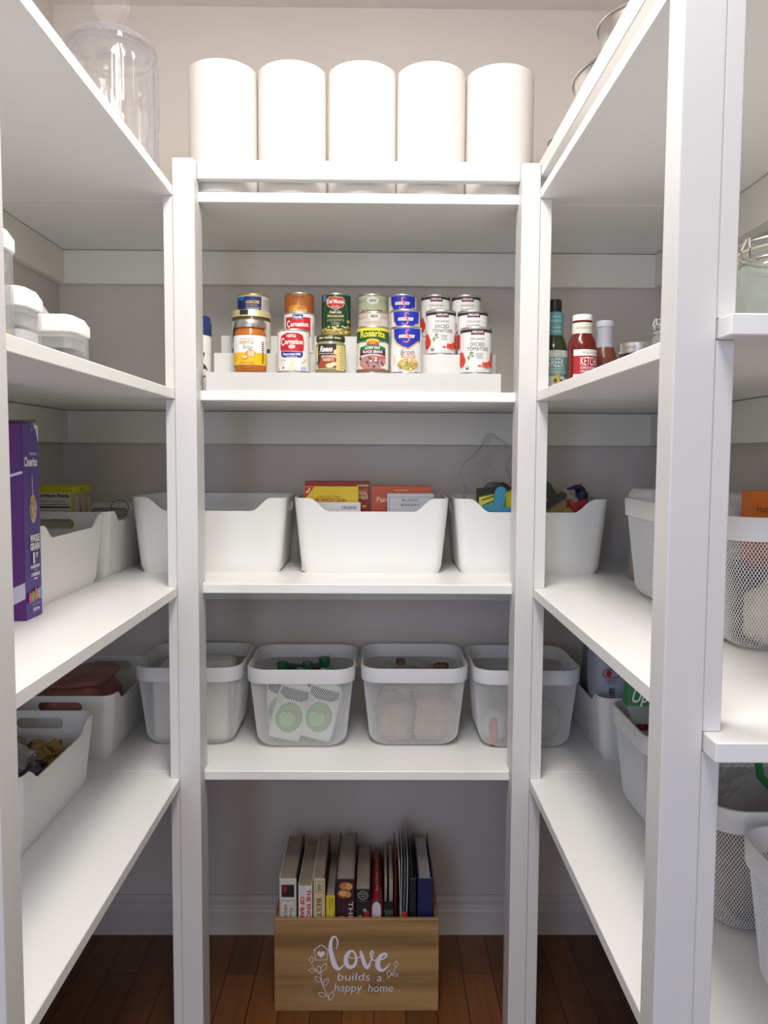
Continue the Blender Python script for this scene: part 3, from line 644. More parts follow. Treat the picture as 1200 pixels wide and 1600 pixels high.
# ------------------------------------------------------------------ sauces on the right shelf
def bottle(name, lab, loc, rot, prof, body_m, cap, neck, art, Rl, labz, lab_m, cat='bottle'):
    t = thing(name, lab, cat, loc, rot)
    b = MB(); b.lathe(prof, body_m, 44); part('glass', b, t)
    b = MB(); b.lathe(cap[0], cap[1], 40); part('cap', b, t)
    if neck:
        b = MB(); b.lathe(neck[0], neck[1], 40)
        if len(neck) > 2: b.art(neck[2], cyl_map(neck[3]), du=0.004)
        part('neck_band', b, t)
    b = MB()
    if lab_m: b.lathe([(Rl, labz[0]), (Rl, labz[1])], lab_m, 48)
    b.art(art, cyl_map(Rl), du=0.005); part('label', b, t)
    return t
TEAL = C('4E8E88'); TEAL2 = C('6E9E96')
bottle('dressing_bottle', 'tall green dressing bottle with a black cap, partly behind the post', (0.3570, 1.622, Z[4]), 0.10,
       [(0, 0.001), (0.022, 0.001), (0.0255, 0.004), (0.0255, 0.076), (0.024, 0.088), (0.019, 0.102), (0.0155, 0.108), (0.0140, 0.150)], C('343D1E', 0.15),
       ([(0.0120, 0.149), (0.0135, 0.1495), (0.0135, 0.169), (0.0125, 0.171), (0, 0.171)], C('161616', 0.45)),
       ([(0.0165, 0.102), (0.0166, 0.148)], C('5F9EA0', 0.5), [('text', 'MADE WITH', 0.0, 0.139, 0.003, {'w': 0.016}, WHT), ('text', 'AVOCADO OIL', -0.002, 0.132, 0.004, {'w': 0.026}, WHT), ('text', 'NO DAIRY', 0, 0.120, 0.003, {'w': 0.016}, WHT), ('text', 'NO GLUTEN', 0, 0.113, 0.003, {'w': 0.018}, WHT)], 0.0166),
       [('rect', -0.030, 0.066, 0.026, 0.078, C('E3E3DC')), ('rect', -0.030, 0.031, 0.026, 0.066, TEAL2), ('rect', -0.030, 0.010, 0.026, 0.031, C('D9DEDA')), ('text', 'PRIMAL', 0.0, 0.0745, 0.0038, {'w': 0.020}, C('8FA08A')), ('text', 'KITCHEN', 0.0, 0.0690, 0.0036, {'w': 0.022}, C('8FA08A')),
        ('text', 'GREEK', -0.004, 0.0560, 0.0160, {'w': 0.034}, WHT), ('text', 'VINAIGRETTE', 0, 0.0445, 0.003, {'w': 0.030}, WHT), ('text', 'AVOCADO OIL', 0.0, 0.0390, 0.0045, {'w': 0.038}, WHT),
        ('ell', 0.000, 0.0290, 0.006, 0.007, C('C9B650')), ('ell', -0.004, 0.0240, 0.006, 0.007, C('D9D27A')), ('ell', -0.004, 0.0235, 0.003, 0.004, C('7A5A2A')), ('ell', 0.007, 0.0240, 0.003, 0.002, C('4A5A30')), ('rect', 0.014, 0.0290, 0.020, 0.034, C('2E4A7A')), ('ell', 0.0, 0.0160, 0.0012, 0.0012, INK), ('ell', 0.011, 0.0160, 0.0014, 0.0014, INK)],
       0.0259, (0.010, 0.078), None)
_o = [o for o in bpy.data.objects if o.name == 'dressing_bottle'][0]; _o.scale = (1.07, 1.07, 1.10)
bottle('ketchup_bottle', 'red ketchup bottle with a white cap and red label', (0.3870, 1.515, Z[4]), 0.05,
       [(0, 0.001), (0.023, 0.001), (0.0265, 0.005), (0.0268, 0.070), (0.0268, 0.082), (0.0235, 0.094), (0.0185, 0.103), (0.0180, 0.128)], C('651810', 0.18),
       ([(0.0165, 0.1285), (0.0183, 0.129), (0.0185, 0.1375), (0.0170, 0.140), (0, 0.140)], C('E9E7E4', 0.4)),
       ([(0.0186, 0.1045), (0.0187, 0.1245)], C('D9DACB', 0.6), [('text', 'NO SUGAR ADDED', 0, 0.1145, 0.004, {'w': 0.034}, C('8E9080'))], 0.0187),
       [('rect', -0.024, 0.062, 0.034, 0.0735, C('E6E4DC')), ('rect', -0.024, 0.028, 0.034, 0.062, C('A81E28')), ('rect', -0.024, 0.012, 0.034, 0.028, C('E2E0DA')), ('text', 'PRIMAL KITCHEN', 0.010, 0.0675, 0.0042, {'w': 0.036}, C('9A9A8E')),
        ('text', 'KETCHUP', 0.012, 0.0520, 0.0155, {'w': 0.044}, WHT), ('text', 'ORGANIC &', 0.010, 0.0400, 0.0050, {'w': 0.040}, WHT), ('text', 'UNSWEETENED', 0.011, 0.0335, 0.0045, {'w': 0.042}, WHT), ('rect', -0.020, 0.016, -0.013, 0.0225, C('34507E')), ('ell', -0.006, 0.019, 0.004, 0.0032, C('4E6A4E')), ('rect', 0.002, 0.017, 0.009, 0.022, GREY)],
       0.0272, (0.012, 0.0735), None)
bottle('sauce_bottle', 'brown sauce bottle with a white shrink-wrapped neck, right of the ketchup', (0.4500, 1.585, Z[4]), 0.35,
       [(0, 0.001), (0.021, 0.001), (0.0245, 0.005), (0.0245, 0.066), (0.0215, 0.078), (0.0165, 0.090), (0.0155, 0.095)], C('7A4030', 0.25),
       ([(0.0150, 0.128), (0.0175, 0.129), (0.0178, 0.139), (0.0165, 0.141), (0, 0.141)], C('C9CACF', 0.45)),
       ([(0.0172, 0.089), (0.0160, 0.098), (0.0155, 0.110), (0.0165, 0.130)], C('B9B8C4', 0.35)),
       [('rect', -0.006, 0.020, 0.030, 0.058, C('E2E0DA')), ('text', 'PRIMAL KITCHEN', 0.012, 0.0545, 0.002, {'w': 0.024}, GREY), ('text', 'PRIMAL', 0.011, 0.0480, 0.0055, {'w': 0.027, 'bold': 0.05}, INK), ('text', 'SAUCE', 0.010, 0.0400, 0.0055, {'w': 0.024, 'bold': 0.05}, INK), ('text', 'BBQ', 0.007, 0.0310, 0.0055, {'w': 0.014, 'bold': 0.05}, INK)],
       0.0249, (0.020, 0.058), None)
t = thing('preserve_jar', 'low jam jar with a silver screw lid, right of the sauce bottles', 'jar', (0.4660, 1.430, Z[4]))
b = MB(); b.lathe([(0, 0.001), (0.031, 0.001), (0.034, 0.004), (0.0345, 0.050), (0.032, 0.058)], C('33201F', 0.15, var=0.5, vscale=90), 48); part('jar_body', b, t)
b = MB(); b.lathe([(0.0325, 0.0565), (0.0352, 0.0565), (0.0356, 0.060), (0.0350, 0.062), (0.0354, 0.067), (0.0350, 0.070), (0.0345, 0.0745), (0.032, 0.0765), (0.027, 0.0755), (0, 0.0755)], STEEL, 56); part('lid', b, t)

def clipjar(lab, loc, R, H, clasp_ang, rot=0):
    t = thing('clip_top_jar', lab, 'jar', loc, rot, 'clip top jars')
    b = MB(); b.lathe([(0, 0.003), (R*0.9, 0.001), (R, 0.008), (R, H*0.60), (R*0.98, H*0.66), (R*0.90, H*0.70), (R*0.90, H*0.76), (R*0.95, H*0.78), (R*0.95, H*0.82)], GREENGLASS, 56)
    b.lathe([(0, 0.008), (R-0.004, 0.010), (R-0.004, H*0.62), (R*0.86, H*0.70), (R*0.86, H*0.80)], GREENGLASS, 40); part('jar_body', b, t)
    b = MB(); b.lathe([(R*0.90, H*0.82), (R*0.97, H*0.825), (R*0.97, H*0.84), (R*0.90, H*0.845)], C('D6CDB2', 0.6), 48); part('gasket', b, t)
    b = MB(); b.lathe([(R*0.95, H*0.845), (R*0.97, H*0.87), (R*0.95, H*0.92), (R*0.80, H*0.96), (R*0.5, H*0.985), (0, H)], GREENGLASS, 56); part('lid', b, t)
    b = MB(); w = 0.0013
    def rg(r, z): return [(r*cos(a*pi/24), r*sin(a*pi/24), z) for a in range(49)]
    b.tube(rg(R*0.915, H*0.73), w, STEEL, 6, False); b.tube(rg(R*0.99, H*0.90), w, STEEL, 6, False)
    for a in (clasp_ang, clasp_ang+pi):
        d = Vector((cos(a), sin(a), 0)); s = Vector((-sin(a), cos(a), 0))
        for sg in (-1, 1):
            b.tube([d*(R*0.93)+s*0.004*sg+Vector((0, 0, H*0.70)), d*(R*1.05)+s*0.005*sg+Vector((0, 0, H*0.72)), d*(R*1.06)+s*0.006*sg+Vector((0, 0, H*0.82)), d*(R*1.02)+s*0.002*sg+Vector((0, 0, H*0.93))], w, STEEL, 6)
    part('wire_clasp', b, t)
    return t
clipjar('large clip-top glass jar at the near end, right of the wide post', (0.4300, 0.815, Z[4]), 0.066, 0.096, radians(196))
clipjar('clip-top jar whose wire clasp peeks from behind the wide post', (0.4900, 1.270, Z[4]), 0.052, 0.098, radians(190))

# ------------------------------------------------------------------ clear canisters on the left shelf
def popbox(lab, x0, x1, y0, y1, h, zbase, fill=None, lidh=0.028, group='white lidded clear canisters'):
    cx, cy = (x0+x1)/2, (y0+y1)/2; hx, hy = (x1-x0)/2, (y1-y0)/2
    t = thing('lidded_canister', lab, 'canister', (cx, cy, zbase), 0, group)
    b = MB(); r = 0.014
    b.loft([ring(hx-0.004, hy-0.004, r, 0.0), ring(hx-0.002, hy-0.002, r, 0.004), ring(hx-0.002, hy-0.002, r, h-lidh)], CLEAR, True, False, True)
    b.loft([ring(hx-0.0045, hy-0.0045, r, 0.003), ring(hx-0.0045, hy-0.0045, r, h-lidh)], CLEAR, True, False, True); part('canister_body', b, t)
    b = MB()
    b.loft([ring(hx-0.005, hy-0.005, r, h-lidh-0.006), ring(hx-0.005, hy-0.005, r, h-lidh+0.001), ring(hx, hy, r, h-lidh+0.002), ring(hx, hy, r, h-0.012), ring(hx-0.006, hy-0.006, r, h-0.001), ring(hx-0.010, hy-0.010, r*0.8, h)], C('EFEEEC', 0.38), True, True, True)
    part('lid', b, t)
    b = MB(); b.loft([ring(hx-0.008, hy-0.008, r*0.7, h-lidh-0.022), ring(hx-0.006, hy-0.006, r*0.7, h-lidh-0.006)], clear('milky_seal', 'E8E6E6', 0.55, 0.3, 0.4), True, True, True); part('seal', b, t)
    if fill:
        fm, fh, nm, fl, fc = fill
        b = MB()
        rr = [ring(hx-0.006, hy-0.006, r*0.8, 0.0045), ring(hx-0.006, hy-0.006, r*0.8, 0.0045+fh)]
        b.loft(rr, fm, True, True, True)
        bmesh.ops.subdivide_edges(b.bm, edges=list(b.bm.edges), cuts=1)
        solo(nm, b, fl, fc, (cx, cy, zbase), kind='stuff')
    return t
GRAIN = mat('grain', 'D9B878', 0.8, bump=1.0, bscale=(500, 500, 500), var=0.2, vscale=200)
popbox('tall clear canister with a white lid, nearest on the left shelf', -0.530, -0.450, 0.938, 1.020, 0.149, Z[4], (GRAIN, 0.022, 'grain', 'pale yellow grain at the bottom of the tall clear canister', 'grain'))
popbox('medium clear canister with a white lid, second nearest on the left shelf', -0.530, -0.450, 1.030, 1.100, 0.090, Z[4], (mat('white_powder', 'E9E6E6', 0.8, bump=1.0, bscale=(90, 90, 90), var=0.15, vscale=60), 0.030, 'powder', 'white powder in the medium clear canister', 'powder'))
popbox('low clear canister with a white lid, rightmost on the left shelf', -0.531, -0.450, 1.192, 1.276, 0.082, Z[4], (mat('spice_bits', '6A5A50', 0.8, bump=1.0, bscale=(120, 120, 120), var=0.6, vscale=80), 0.022, 'tea_bits', 'dark reddish bits in the low clear canister', 'tea'))
popbox('clear canister whose white lid shows behind the low one', -0.632, -0.552, 1.290, 1.370, 0.122, Z[4])

# ------------------------------------------------------------------ white storage bins
def bin_mesh(H=0.166, dip=0.029):
    """solid-walled bin with a lowered front edge (towards -y) and oval grips in both ends"""
    W2, D2, r = 0.169, 0.110, 0.024
    n = 14
    def path(hx, hy, r):
        P = []
        for (ax, ay, bx, by, k) in ((-hx+r, -hy, hx-r, -hy, 40), (hx, -hy+r, hx, hy-r, 12), (hx-r, hy, -hx+r, hy, 10), (-hx, hy-r, -hx, -hy+r, 12)):
            for q in range(k+1):
                t = q/k; P.append((ax+(bx-ax)*t, ay+(by-ay)*t))
            cx, cy = {0: (hx-r, -hy+r), 1: (hx-r, hy-r), 2: (-hx+r, hy-r), 3: (-hx+r, -hy+r)}[len([1 for _ in ()]) if False else (0 if (ax, ay) == (-hx+r, -hy) else 1 if ax == hx else 2 if ay == hy else 3)]
            a0 = {(hx-r, -hy+r): -90, (hx-r, hy-r): 0, (-hx+r, hy-r): 90, (-hx+r, -hy+r): 180}[(cx, cy)]
            for q in range(1, n):
                a = radians(a0+90*q/n); P.append((cx+r*cos(a), cy+r*sin(a)))
        return P
    base_out = path(W2, D2, r)
    def top(x, y):
        if y > -D2+0.012: return H
        u = abs(x); a0, a1 = 0.095, 0.137
        if u < a0: return H-dip
        if u > a1: return H
        s = (u-a0)/(a1-a0); s = s*s*(3-2*s)
        return H-dip*(1-s)
    b = MB()
    def wall(inset, zb, flip):
        rows = []; m = 10
        for j in range(m+1):
            row = []
            for (x, y) in base_out:
                zt = top(x, y); z = zb+(zt-zb)*j/m
                sx = 1-(0.0155*(1-z/H))/W2-inset/W2; sy = 1-(0.0135*(1-z/H))/D2-inset/D2
                if j == 0: sx -= 0.004/W2; sy -= 0.004/D2
                row.append((x*sx, y*sy, z))
            rows.append(row)
        return rows
    out = wall(0, 0, False); inn = wall(0.0028, 0.003, True)
    vo = [[b.bm.verts.new(p) for p in r_] for r_ in out]; vi = [[b.bm.verts.new(p) for p in r_] for r_ in inn]
    N = len(base_out)
    for j in range(len(vo)-1):
        for i in range(N):
            k = (i+1) % N
            b.face([vo[j][i], vo[j][k], vo[j+1][k], vo[j+1][i]], PLASTIC, True)
            b.face([vi[j][k], vi[j][i], vi[j+1][i], vi[j+1][k]], PLASTIC, True)
    for i in range(N):
        k = (i+1) % N
        b.face([vo[-1][i], vo[-1][k], vi[-1][k], vi[-1][i]], PLASTIC)
    b.face(vo[0][::-1], PLASTIC); b.face(vi[0], PLASTIC)
    bmesh.ops.remove_doubles(b.bm, verts=list(b.bm.verts), dist=1e-5)
    bmesh.ops.recalc_face_normals(b.bm, faces=list(b.bm.faces))
    o = link('tmp', b.done('tmp'))
    c = MB(); c.loft([[(x, yy, zz+H-0.024) for yy, zz in rrect(0.046, 0.0105, 0.0104, 6)] for x in (-0.25, 0.25)], PLASTIC)
    bmesh.ops.recalc_face_normals(c.bm, faces=list(c.bm.faces))
    co = link('tmpc', c.done('tmpc'))
    md = o.modifiers.new('b', 'BOOLEAN'); md.object = co; md.operation = 'DIFFERENCE'; md.solver = 'EXACT'
    dg = bpy.context.evaluated_depsgraph_get(); dg.update()
    me = bpy.data.meshes.new_from_object(o.evaluated_get(dg)); me.name = 'storage_bin'
    q = bmesh.new(); q.from_mesh(me); q.normal_update()
    for e in q.edges:
        e.smooth = not (len(e.link_faces) == 2 and e.link_faces[0].normal.angle(e.link_faces[1].normal, 0) > 0.6)
    for f in q.faces: f.smooth = True
    q.to_mesh(me); q.free()
    bpy.data.objects.remove(o); bpy.data.objects.remove(co)
    return me
BINM = bin_mesh(); BINL = bin_mesh(0.140, 0.024)
def sbin(lab, x, y, lv, rot=0):
    return tag(link('storage_bin', BINL if abs(rot) > 0.1 else BINM, None, (x, y, Z[lv]), rot), lab, 'bin', 'white plastic storage bins')
LBX = -0.6585
sbin('white plastic bin in the middle of the back shelf, full of cracker boxes', -0.0105, 1.826, 3)
sbin('empty-looking white plastic bin on the back shelf, behind the left back post', -0.3645, 1.826, 3)
sbin('white plastic bin on the back shelf behind the right post, full of clipped bags', 0.3390, 1.826, 3)
sbin('white plastic bin on the left shelf right behind the purple cereal box', LBX, 1.444, 3, pi/2)
sbin('white plastic bin in the back left corner with a yellow box in it', LBX, 1.794, 3, pi/2)
sbin('white plastic bin nearest on the lowest left shelf, with crumpled bags', LBX, 1.366, 2, pi/2)
sbin('white plastic bin on the lowest left shelf holding a red bag', LBX, 1.796, 2, pi/2)
sbin('white plastic bin on the lowest right shelf holding a translucent printed bag', 0.5785, 1.790, 2, -pi/2)

# boxes inside the bins
def carton(name, lab, cx, cy, z, w, d, h, m, items=(), side=None, rot=0, cat='box', group=None, rotx=0, west=None, dz=0):
    b = MB(); b.box(-w/2, w/2, -d/2, d/2, 0, h, m, 0.0008, 1)
    if items: b.art(items, front_map(-d/2, 0, dz))
    if side: b.art(side, east_map(w/2, 0, dz))
    if west: b.art(west, west_map(-w/2, 0, 0))
    o = solo(name, b, lab, cat, (cx, cy, z), rot, group)
    if rotx: o.rotation_euler = (rotx, 0, rot)
    return o
bz = Z[3]+0.0032
G1 = 'cracker boxes in the middle bin'
carton('cracker_box', 'yellow whole grain cracker box with a red corner, in the middle bin', -0.1015, 1.786, bz, 0.122, 0.028, 0.186, C('E3C21E', 0.5),
       [('poly', [(-0.060, 0.185), (-0.060, 0.157), (-0.037, 0.185)], RED), ('stroke', [(-0.056, 0.172, 0.003), (-0.050, 0.176, 0.003), (-0.048, 0.182, 0.003)], WHT), ('text', 'As many uses as the imagination', -0.004, 0.1650, 0.003, {'w': 0.056, 'arc': 4}, C('6A4A10')),
        ('text', '100% WHOLE GRAIN', -0.004, 0.1560, 0.0105, {'w': 0.076, 'arc': 2.5, 'bold': 0.02}, C('A83A1A')), ('text', 'WHEAT', 0.004, 0.1420, 0.0125, {'w': 0.052, 'bold': 0.03}, INK)], group=G1)
carton('cracker_box', 'tall dark red cheese cracker box behind the yellow one', -0.0900, 1.826, bz, 0.146, 0.044, 0.196, C('9A2A1E', 0.5),
       [('rect', 0.045, 0.185, 0.072, 0.189, C('C8B48A')), ('text', 'MADE WITH', 0.058, 0.178, 0.004, {'w': 0.024}, C('D9B05A')), ('text', 'REAL', 0.060, 0.1700, 0.009, {'w': 0.020, 'bold': 0.02}, C('E9D9B0')), ('text', 'CHEESE', 0.058, 0.1600, 0.007, {'w': 0.026, 'bold': 0.02}, C('E9D9B0')), ('ell', 0.062, 0.140, 0.006, 0.003, C('D9B05A'))], group=G1)
carton('cracker_box', 'white organic box at the front left of the middle bin', -0.1000, 1.7535, bz, 0.130, 0.020, 0.152, C('D9D8D6', 0.5),
       [('text', 'ORGANIC', 0.040, 0.1410, 0.0065, {'w': 0.034, 'bold': 0.02}, C('3A3A3A')), ('ell', -0.032, 0.118, 0.020, 0.018, C('6E1A22'))]+[('stroke', [(-0.060+q*0.016, 0.120, 0.0012), (-0.045+q*0.016, 0.142, 0.0012)], C('B9B8B4')) for q in range(5)], group=G1)
carton('cracker_box', 'orange-red cracker box at the right of the middle bin', 0.0560, 1.826, bz, 0.136, 0.046, 0.187, C('C85A3A', 0.5),
       [('text', 'TRADER JOE\'S', 0.000, 0.1765, 0.0036, {'w': 0.032}, C('F0D9C0')), ('text', 'Pane', -0.041, 0.1560, 0.0120, {'w': 0.028, 'bold': 0.01}, C('F2E2D2')), ('text', 'Crackers', 0.008, 0.1560, 0.0100, {'w': 0.044}, C('F2E2D2'))], group=G1)
carton('cracker_box', 'pale grey bakery box in front of the orange-red one', 0.0755, 1.7790, bz, 0.103, 0.036, 0.171, C('C5C8CC', 0.5),
       [('stroke', [(-0.047, 0.120, 0.0008), (-0.047, 0.164, 0.0008)], GREY), ('stroke', [(-0.047, 0.1635, 0.0008), (0.047, 0.1635, 0.0008)], GREY), ('stroke', [(0.047, 0.164, 0.0008), (0.047, 0.120, 0.0008)], GREY), ('text', 'RUSTIC', 0.0, 0.1565, 0.0058, {'w': 0.037}, C('5A5A5A')), ('text', 'BAKERY', 0.0, 0.1465, 0.0060, {'w': 0.042}, C('5A5A5A')), ('rect', -0.034, 0.1510, -0.026, 0.1514, GREY), ('rect', 0.026, 0.1510, 0.034, 0.1514, GREY)], group=G1)
# corner bin: yellow nutrition box, a looped bag tie
carton('snack_box', 'yellow box with a white nutrition panel in the back left corner bin', -0.6930, 1.752, bz, 0.090, 0.110, 0.1860, C('D9D01E', 0.5), dz=-0.0125, items=
       [('rect', -0.040, 0.1000, 0.0415, 0.1845, C('D9D6C6')), ('text', 'Nutrition Facts', 0.000, 0.1790, 0.0066, {'w': 0.074, 'bold': 0.04}, INK), ('rect', -0.038, 0.1660, 0.030, 0.1672, GREY), ('rect', -0.038, 0.1590, 0.036, 0.1602, INK), ('rect', -0.038, 0.1525, 0.038, 0.1555, INK),
        ('text', 'Calories', -0.024, 0.1310, 0.006, {'w': 0.028, 'bold': 0.02}, INK), ('text', '100', 0.007, 0.1320, 0.009, {'w': 0.017, 'bold': 0.03}, INK), ('text', '170', 0.030, 0.1320, 0.009, {'w': 0.017, 'bold': 0.03}, INK), ('rect', -0.038, 0.124, 0.038, 0.125, INK), ('rect', 0.002, 0.145, 0.012, 0.146, GREY), ('rect', 0.024, 0.145, 0.034, 0.146, GREY)],
       side=[('rect', -0.055, 0.110, 0.055, 0.184, C('B9A98C')), ('stroke', [(-0.036, 0.112, 0.014), (-0.034, 0.176, 0.020)], C('CFC2A0')), ('stroke', [(0.004, 0.112, 0.020), (0.006, 0.178, 0.024)], C('C9BA96')), ('stroke', [(0.038, 0.112, 0.016), (0.040, 0.172, 0.018)], C('D6CAA8')), ('poly', [(-0.022, 0.110), (-0.004, 0.110), (-0.012, 0.160)], C('6A4A30')), ('text', 'VANILLA', -0.004, 0.1900, 0.005, {'w': 0.028}, C('6A6A10'))], group=None)
b = MB(); b.tube([(0.020*cos(a*pi/12), 0.006*sin(a*pi/6), 0.022+0.020*sin(a*pi/12)) for a in range(24)], 0.0012, C('8E8A80', 0.4), 8)
solo('bag_tie', b, 'thin grey loop sticking out of the corner bin', 'tie', (-0.5980, 1.850, Z[3]+0.110))
carton('granola_box', 'brown box edge inside the bin behind the cereal box', -0.6700, 1.350, bz, 0.150, 0.050, 0.150, C('B4793E', 0.6), [])
# cereal box
t = thing('cereal_box', 'tall purple cereal box on the left shelf', 'box', (-0.636, 1.245, Z[3]))
PU = C('4A2E86', 0.45); PUD = C('5A1E70', 0.45)
b = MB(); hw, hd, H = 0.096, 0.029, 0.308
b.box(-hw, hw, -hd, hd, 0, H-0.004, PUD, 0.0008, 1)
b.art([('rect', -hd, 0.001, hd, H-0.005, PU), ('text', 'Multi Grain', 0.009, 0.2585, 0.0052, {'w': 0.026}, WHT), ('text', 'Cheerios', 0.0, 0.2460, 0.0140, {'w': 0.046, 'bold': 0.03}, WHT), ('poly', [(0.012, H-0.005), (hd, H-0.005), (hd, H-0.036), (0.022, H-0.016)], C('E9E4EC')),
       ('rect', 0.017, H-0.011, 0.026, H-0.010, GREY), ('rect', 0.018, H-0.014, 0.026, H-0.013, GREY), ('ell', 0.006, H-0.012, 0.0025, 0.004, C('8A7AB0')),
       ('stroke', [(0.003, 0.228, 0.0028), (0.003, 0.190, 0.0034)], C('B9B2CC')), ('rect', -0.008, 0.2255, 0.014, 0.2275, C('3A2470')), ('ell', 0.004, 0.172, 0.0125, 0.0225, C('C9B48C'))] +
      speck(22, 0.004, 0.172, 0.009, 0.017, [C('E0C894'), C('B98F58'), C('D9BE88')], 0.0022, 0.0042, 21) +
      [('text', 'WHOLE', 0.004, 0.1260, 0.0105, {'w': 0.034, 'bold': 0.05}, WHT), ('text', 'GRAIN', 0.004, 0.1130, 0.0105, {'w': 0.034, 'bold': 0.05}, WHT), ('text', '1', -0.001, 0.0950, 0.0160, {'w': 0.006, 'bold': 0.05}, WHT), ('text', 'ST', 0.010, 0.0990, 0.0065, {'w': 0.009, 'bold': 0.04}, WHT),
       ('text', 'INGREDIENT', 0.003, 0.0815, 0.0045, {'w': 0.034, 'bold': 0.04}, WHT), ('text', 'IN YOUR', 0.003, 0.0755, 0.0025, {'w': 0.014}, WHT), ('text', 'CHEERIOS', 0.003, 0.0690, 0.0048, {'w': 0.032, 'bold': 0.04}, WHT), ('text', 'CEREAL', 0.003, 0.0625, 0.0030, {'w': 0.015, 'bold': 0.03}, WHT),
       ('ell', -0.018, 0.0340, 0.006, 0.009, C('C84A6A')), ('ell', -0.008, 0.0350, 0.005, 0.009, C('6AA85A')), ('ell', 0.003, 0.0370, 0.006, 0.010, C('D86A3A')), ('ell', 0.013, 0.0370, 0.005, 0.009, C('B9A0D0')), ('ell', 0.0195, 0.0370, 0.005, 0.010, C('7A9AD0')),
       ('rect', -0.014, 0.0230, 0.018, 0.0236, C('B9A8D8')), ('rect', -0.012, 0.0205, 0.016, 0.0211, C('B9A8D8')), ('text', 'Kitchen', 0.002, 0.0150, 0.0050, {'w': 0.024, 'bold': 0.02}, WHT), ('rect', -0.012, 0.0105, 0.016, 0.0111, C('B9A8D8'))], east_map(hw))
b.art([('poly', [(0.02, 0.205), (hw, 0.228), (hw, 0.232), (0.02, 0.209)], C('D9D2E4')), ('poly', [(0.03, 0.0), (hw, 0.035), (hw, 0.060), (0.03, 0.030)], C('CFC8D4'))], front_map(-hd))
part('carton', b, t)
b = MB(); b.box(-hw+0.001, hw-0.002, -hd+0.001, hd*0.2, H-0.0042, H-0.001, C('3A1E34', 0.7)); b.loft([[(x, -hd+0.002, H-0.004), (x, hd*0.4, H-0.002), (x, hd-0.001, H+0.004), (x, hd-0.001, H+0.0028), (x, hd*0.4, H-0.0032), (x, -hd+0.002, H-0.0052)] for x in (-hw+0.002, hw-0.001)], C('7A6A78', 0.7)); part('top_flap', b, t)

# clipped bags in the right back bin
G2 = 'clipped bags in the right back bin'
def bagobj(name, lab, loc, w, d, h, m, seed, rot=0, amp=0.010, cat='bag', group=None, **k):
    b = MB(); crumple(b, w, d, h, m, seed, amp, **k)
    return solo(name, b, lab, cat, loc, rot, group)
YB2 = mat('yellow_bag', 'D6CF1E', 0.3, bump=0.4, bscale=(60, 60, 60))
t = thing('chip_bag', 'yellow and black snack bag in the right back bin', 'bag', (0.271, 1.785, bz), 0.0, G2)
b = MB()
b.loft([[(x*(1+0.0*s), y, z) for x, y in rrect(0.048, hd2, 0.006, 3)] for hd2, z, s in ((0.018, 0, 0), (0.022, 0.05, 0), (0.018, 0.12, 0), (0.008, 0.172, 0), (0.002, 0.184, 0))], YB2, True, True, True)
def bagmap(u, v, o): return (u, -(0.0190-(v-0.12)*0.165)-o-0.0012, v)
b.art([('rect', -0.048, 0.130, -0.042, 0.184, INK), ('poly', [(-0.042, 0.165), (0.046, 0.184), (0.046, 0.188), (-0.048, 0.184)], INK), ('stroke', [(-0.034, 0.146, 0.0022), (-0.008, 0.156, 0.0022)], INK), ('stroke', [(-0.036, 0.158, 0.002), (0.0, 0.170, 0.002)], C('4A4A10'))], bagmap)
part('bag_body', b, t)
b = MB(); b.loft([[(x, y, z) for x, y in rrect(hx, 0.003, 0.002, 2)] for hx, z in ((0.030, 0.180), (0.026, 0.190), (0.016, 0.197))], C('1E1C18', 0.4), True, True, True); part('folded_top', b, t)
def clip(lab, loc, m, s=1.0, rot=0, tilt=0):
    t = thing('bag_clip', lab, 'clip', loc, rot, 'bag clips'); t.rotation_euler = (0, tilt, rot)
    b = MB()
    b.loft([[(x*s, y, z*s) for x, z in rrect(0.036, 0.008, 0.0078, 5)] for y in (-0.009, -0.004)], m, True, True)
    b.loft([[(x*s, y, z*s) for x, z in rrect(0.036, 0.008, 0.0078, 5)] for y in (0.003, 0.007)], m, True, True); part('jaw', b, t)
    b = MB()
    b.loft([[(x*s, y, (z+0.030)*s) for x, z in rrect(0.013, 0.026, 0.012, 5)] for y in (-0.010, -0.006)], m, True, True)
    b.loft([[(x*s, y+0.006, (z+0.026)*s) for x, z in rrect(0.012, 0.024, 0.011, 5)] for y in (0.000, 0.004)], m, True, True); part('grip', b, t)
    b = MB(); b.tube([(-0.012*s, -0.004, 0.012*s), (0.012*s, -0.004, 0.012*s)], 0.004*s, C('9A9A9A', 0.3, metal=0.8), 8); part('hinge', b, t)
    return t
clip('light blue bag clip on the yellow and black bag', (0.2690, 1.7570, Z[3]+0.142), C('3E93B4', 0.4), 0.90, 0, radians(8))
b = MB(); crumple(b, 0.120, 0.05, 0.296, CELLO, 5, 0.020, p=0.9, lean=(0.012, 0))
solo('cellophane_bag', b, 'tall empty clear plastic bag rising out of the right back bin', 'bag', (0.252, 1.865, bz), group=G2)
bagobj('snack_bag', 'pale green bag at the left end of the right back bin', (0.215, 1.800, bz), 0.055, 0.11, 0.148, C('8E9A78', 0.4), 3, group=G2)
bagobj('snack_bag', 'tan kraft bag closed by a black clip, right of the right back post', (0.395, 1.800, bz), 0.075, 0.075, 0.180, C('A48A5E', 0.6), 8, group=G2, lean=(0.004, 0))
clip('black bag clip standing on the tan kraft bag', (0.3970, 1.7680, Z[3]+0.160), C('2C2E2C', 0.5), 0.85, 0, radians(-32))
bagobj('snack_bag', 'crinkled cream bag behind the red clip', (0.440, 1.825, bz), 0.050, 0.09, 0.182, C('B7A68C', 0.5), 12, group=G2, amp=0.013)
clip('red bag clip at the right of the right back bin', (0.4420, 1.7700, Z[3]+0.143), C('B4222A', 0.4), 0.62, 0, radians(60))
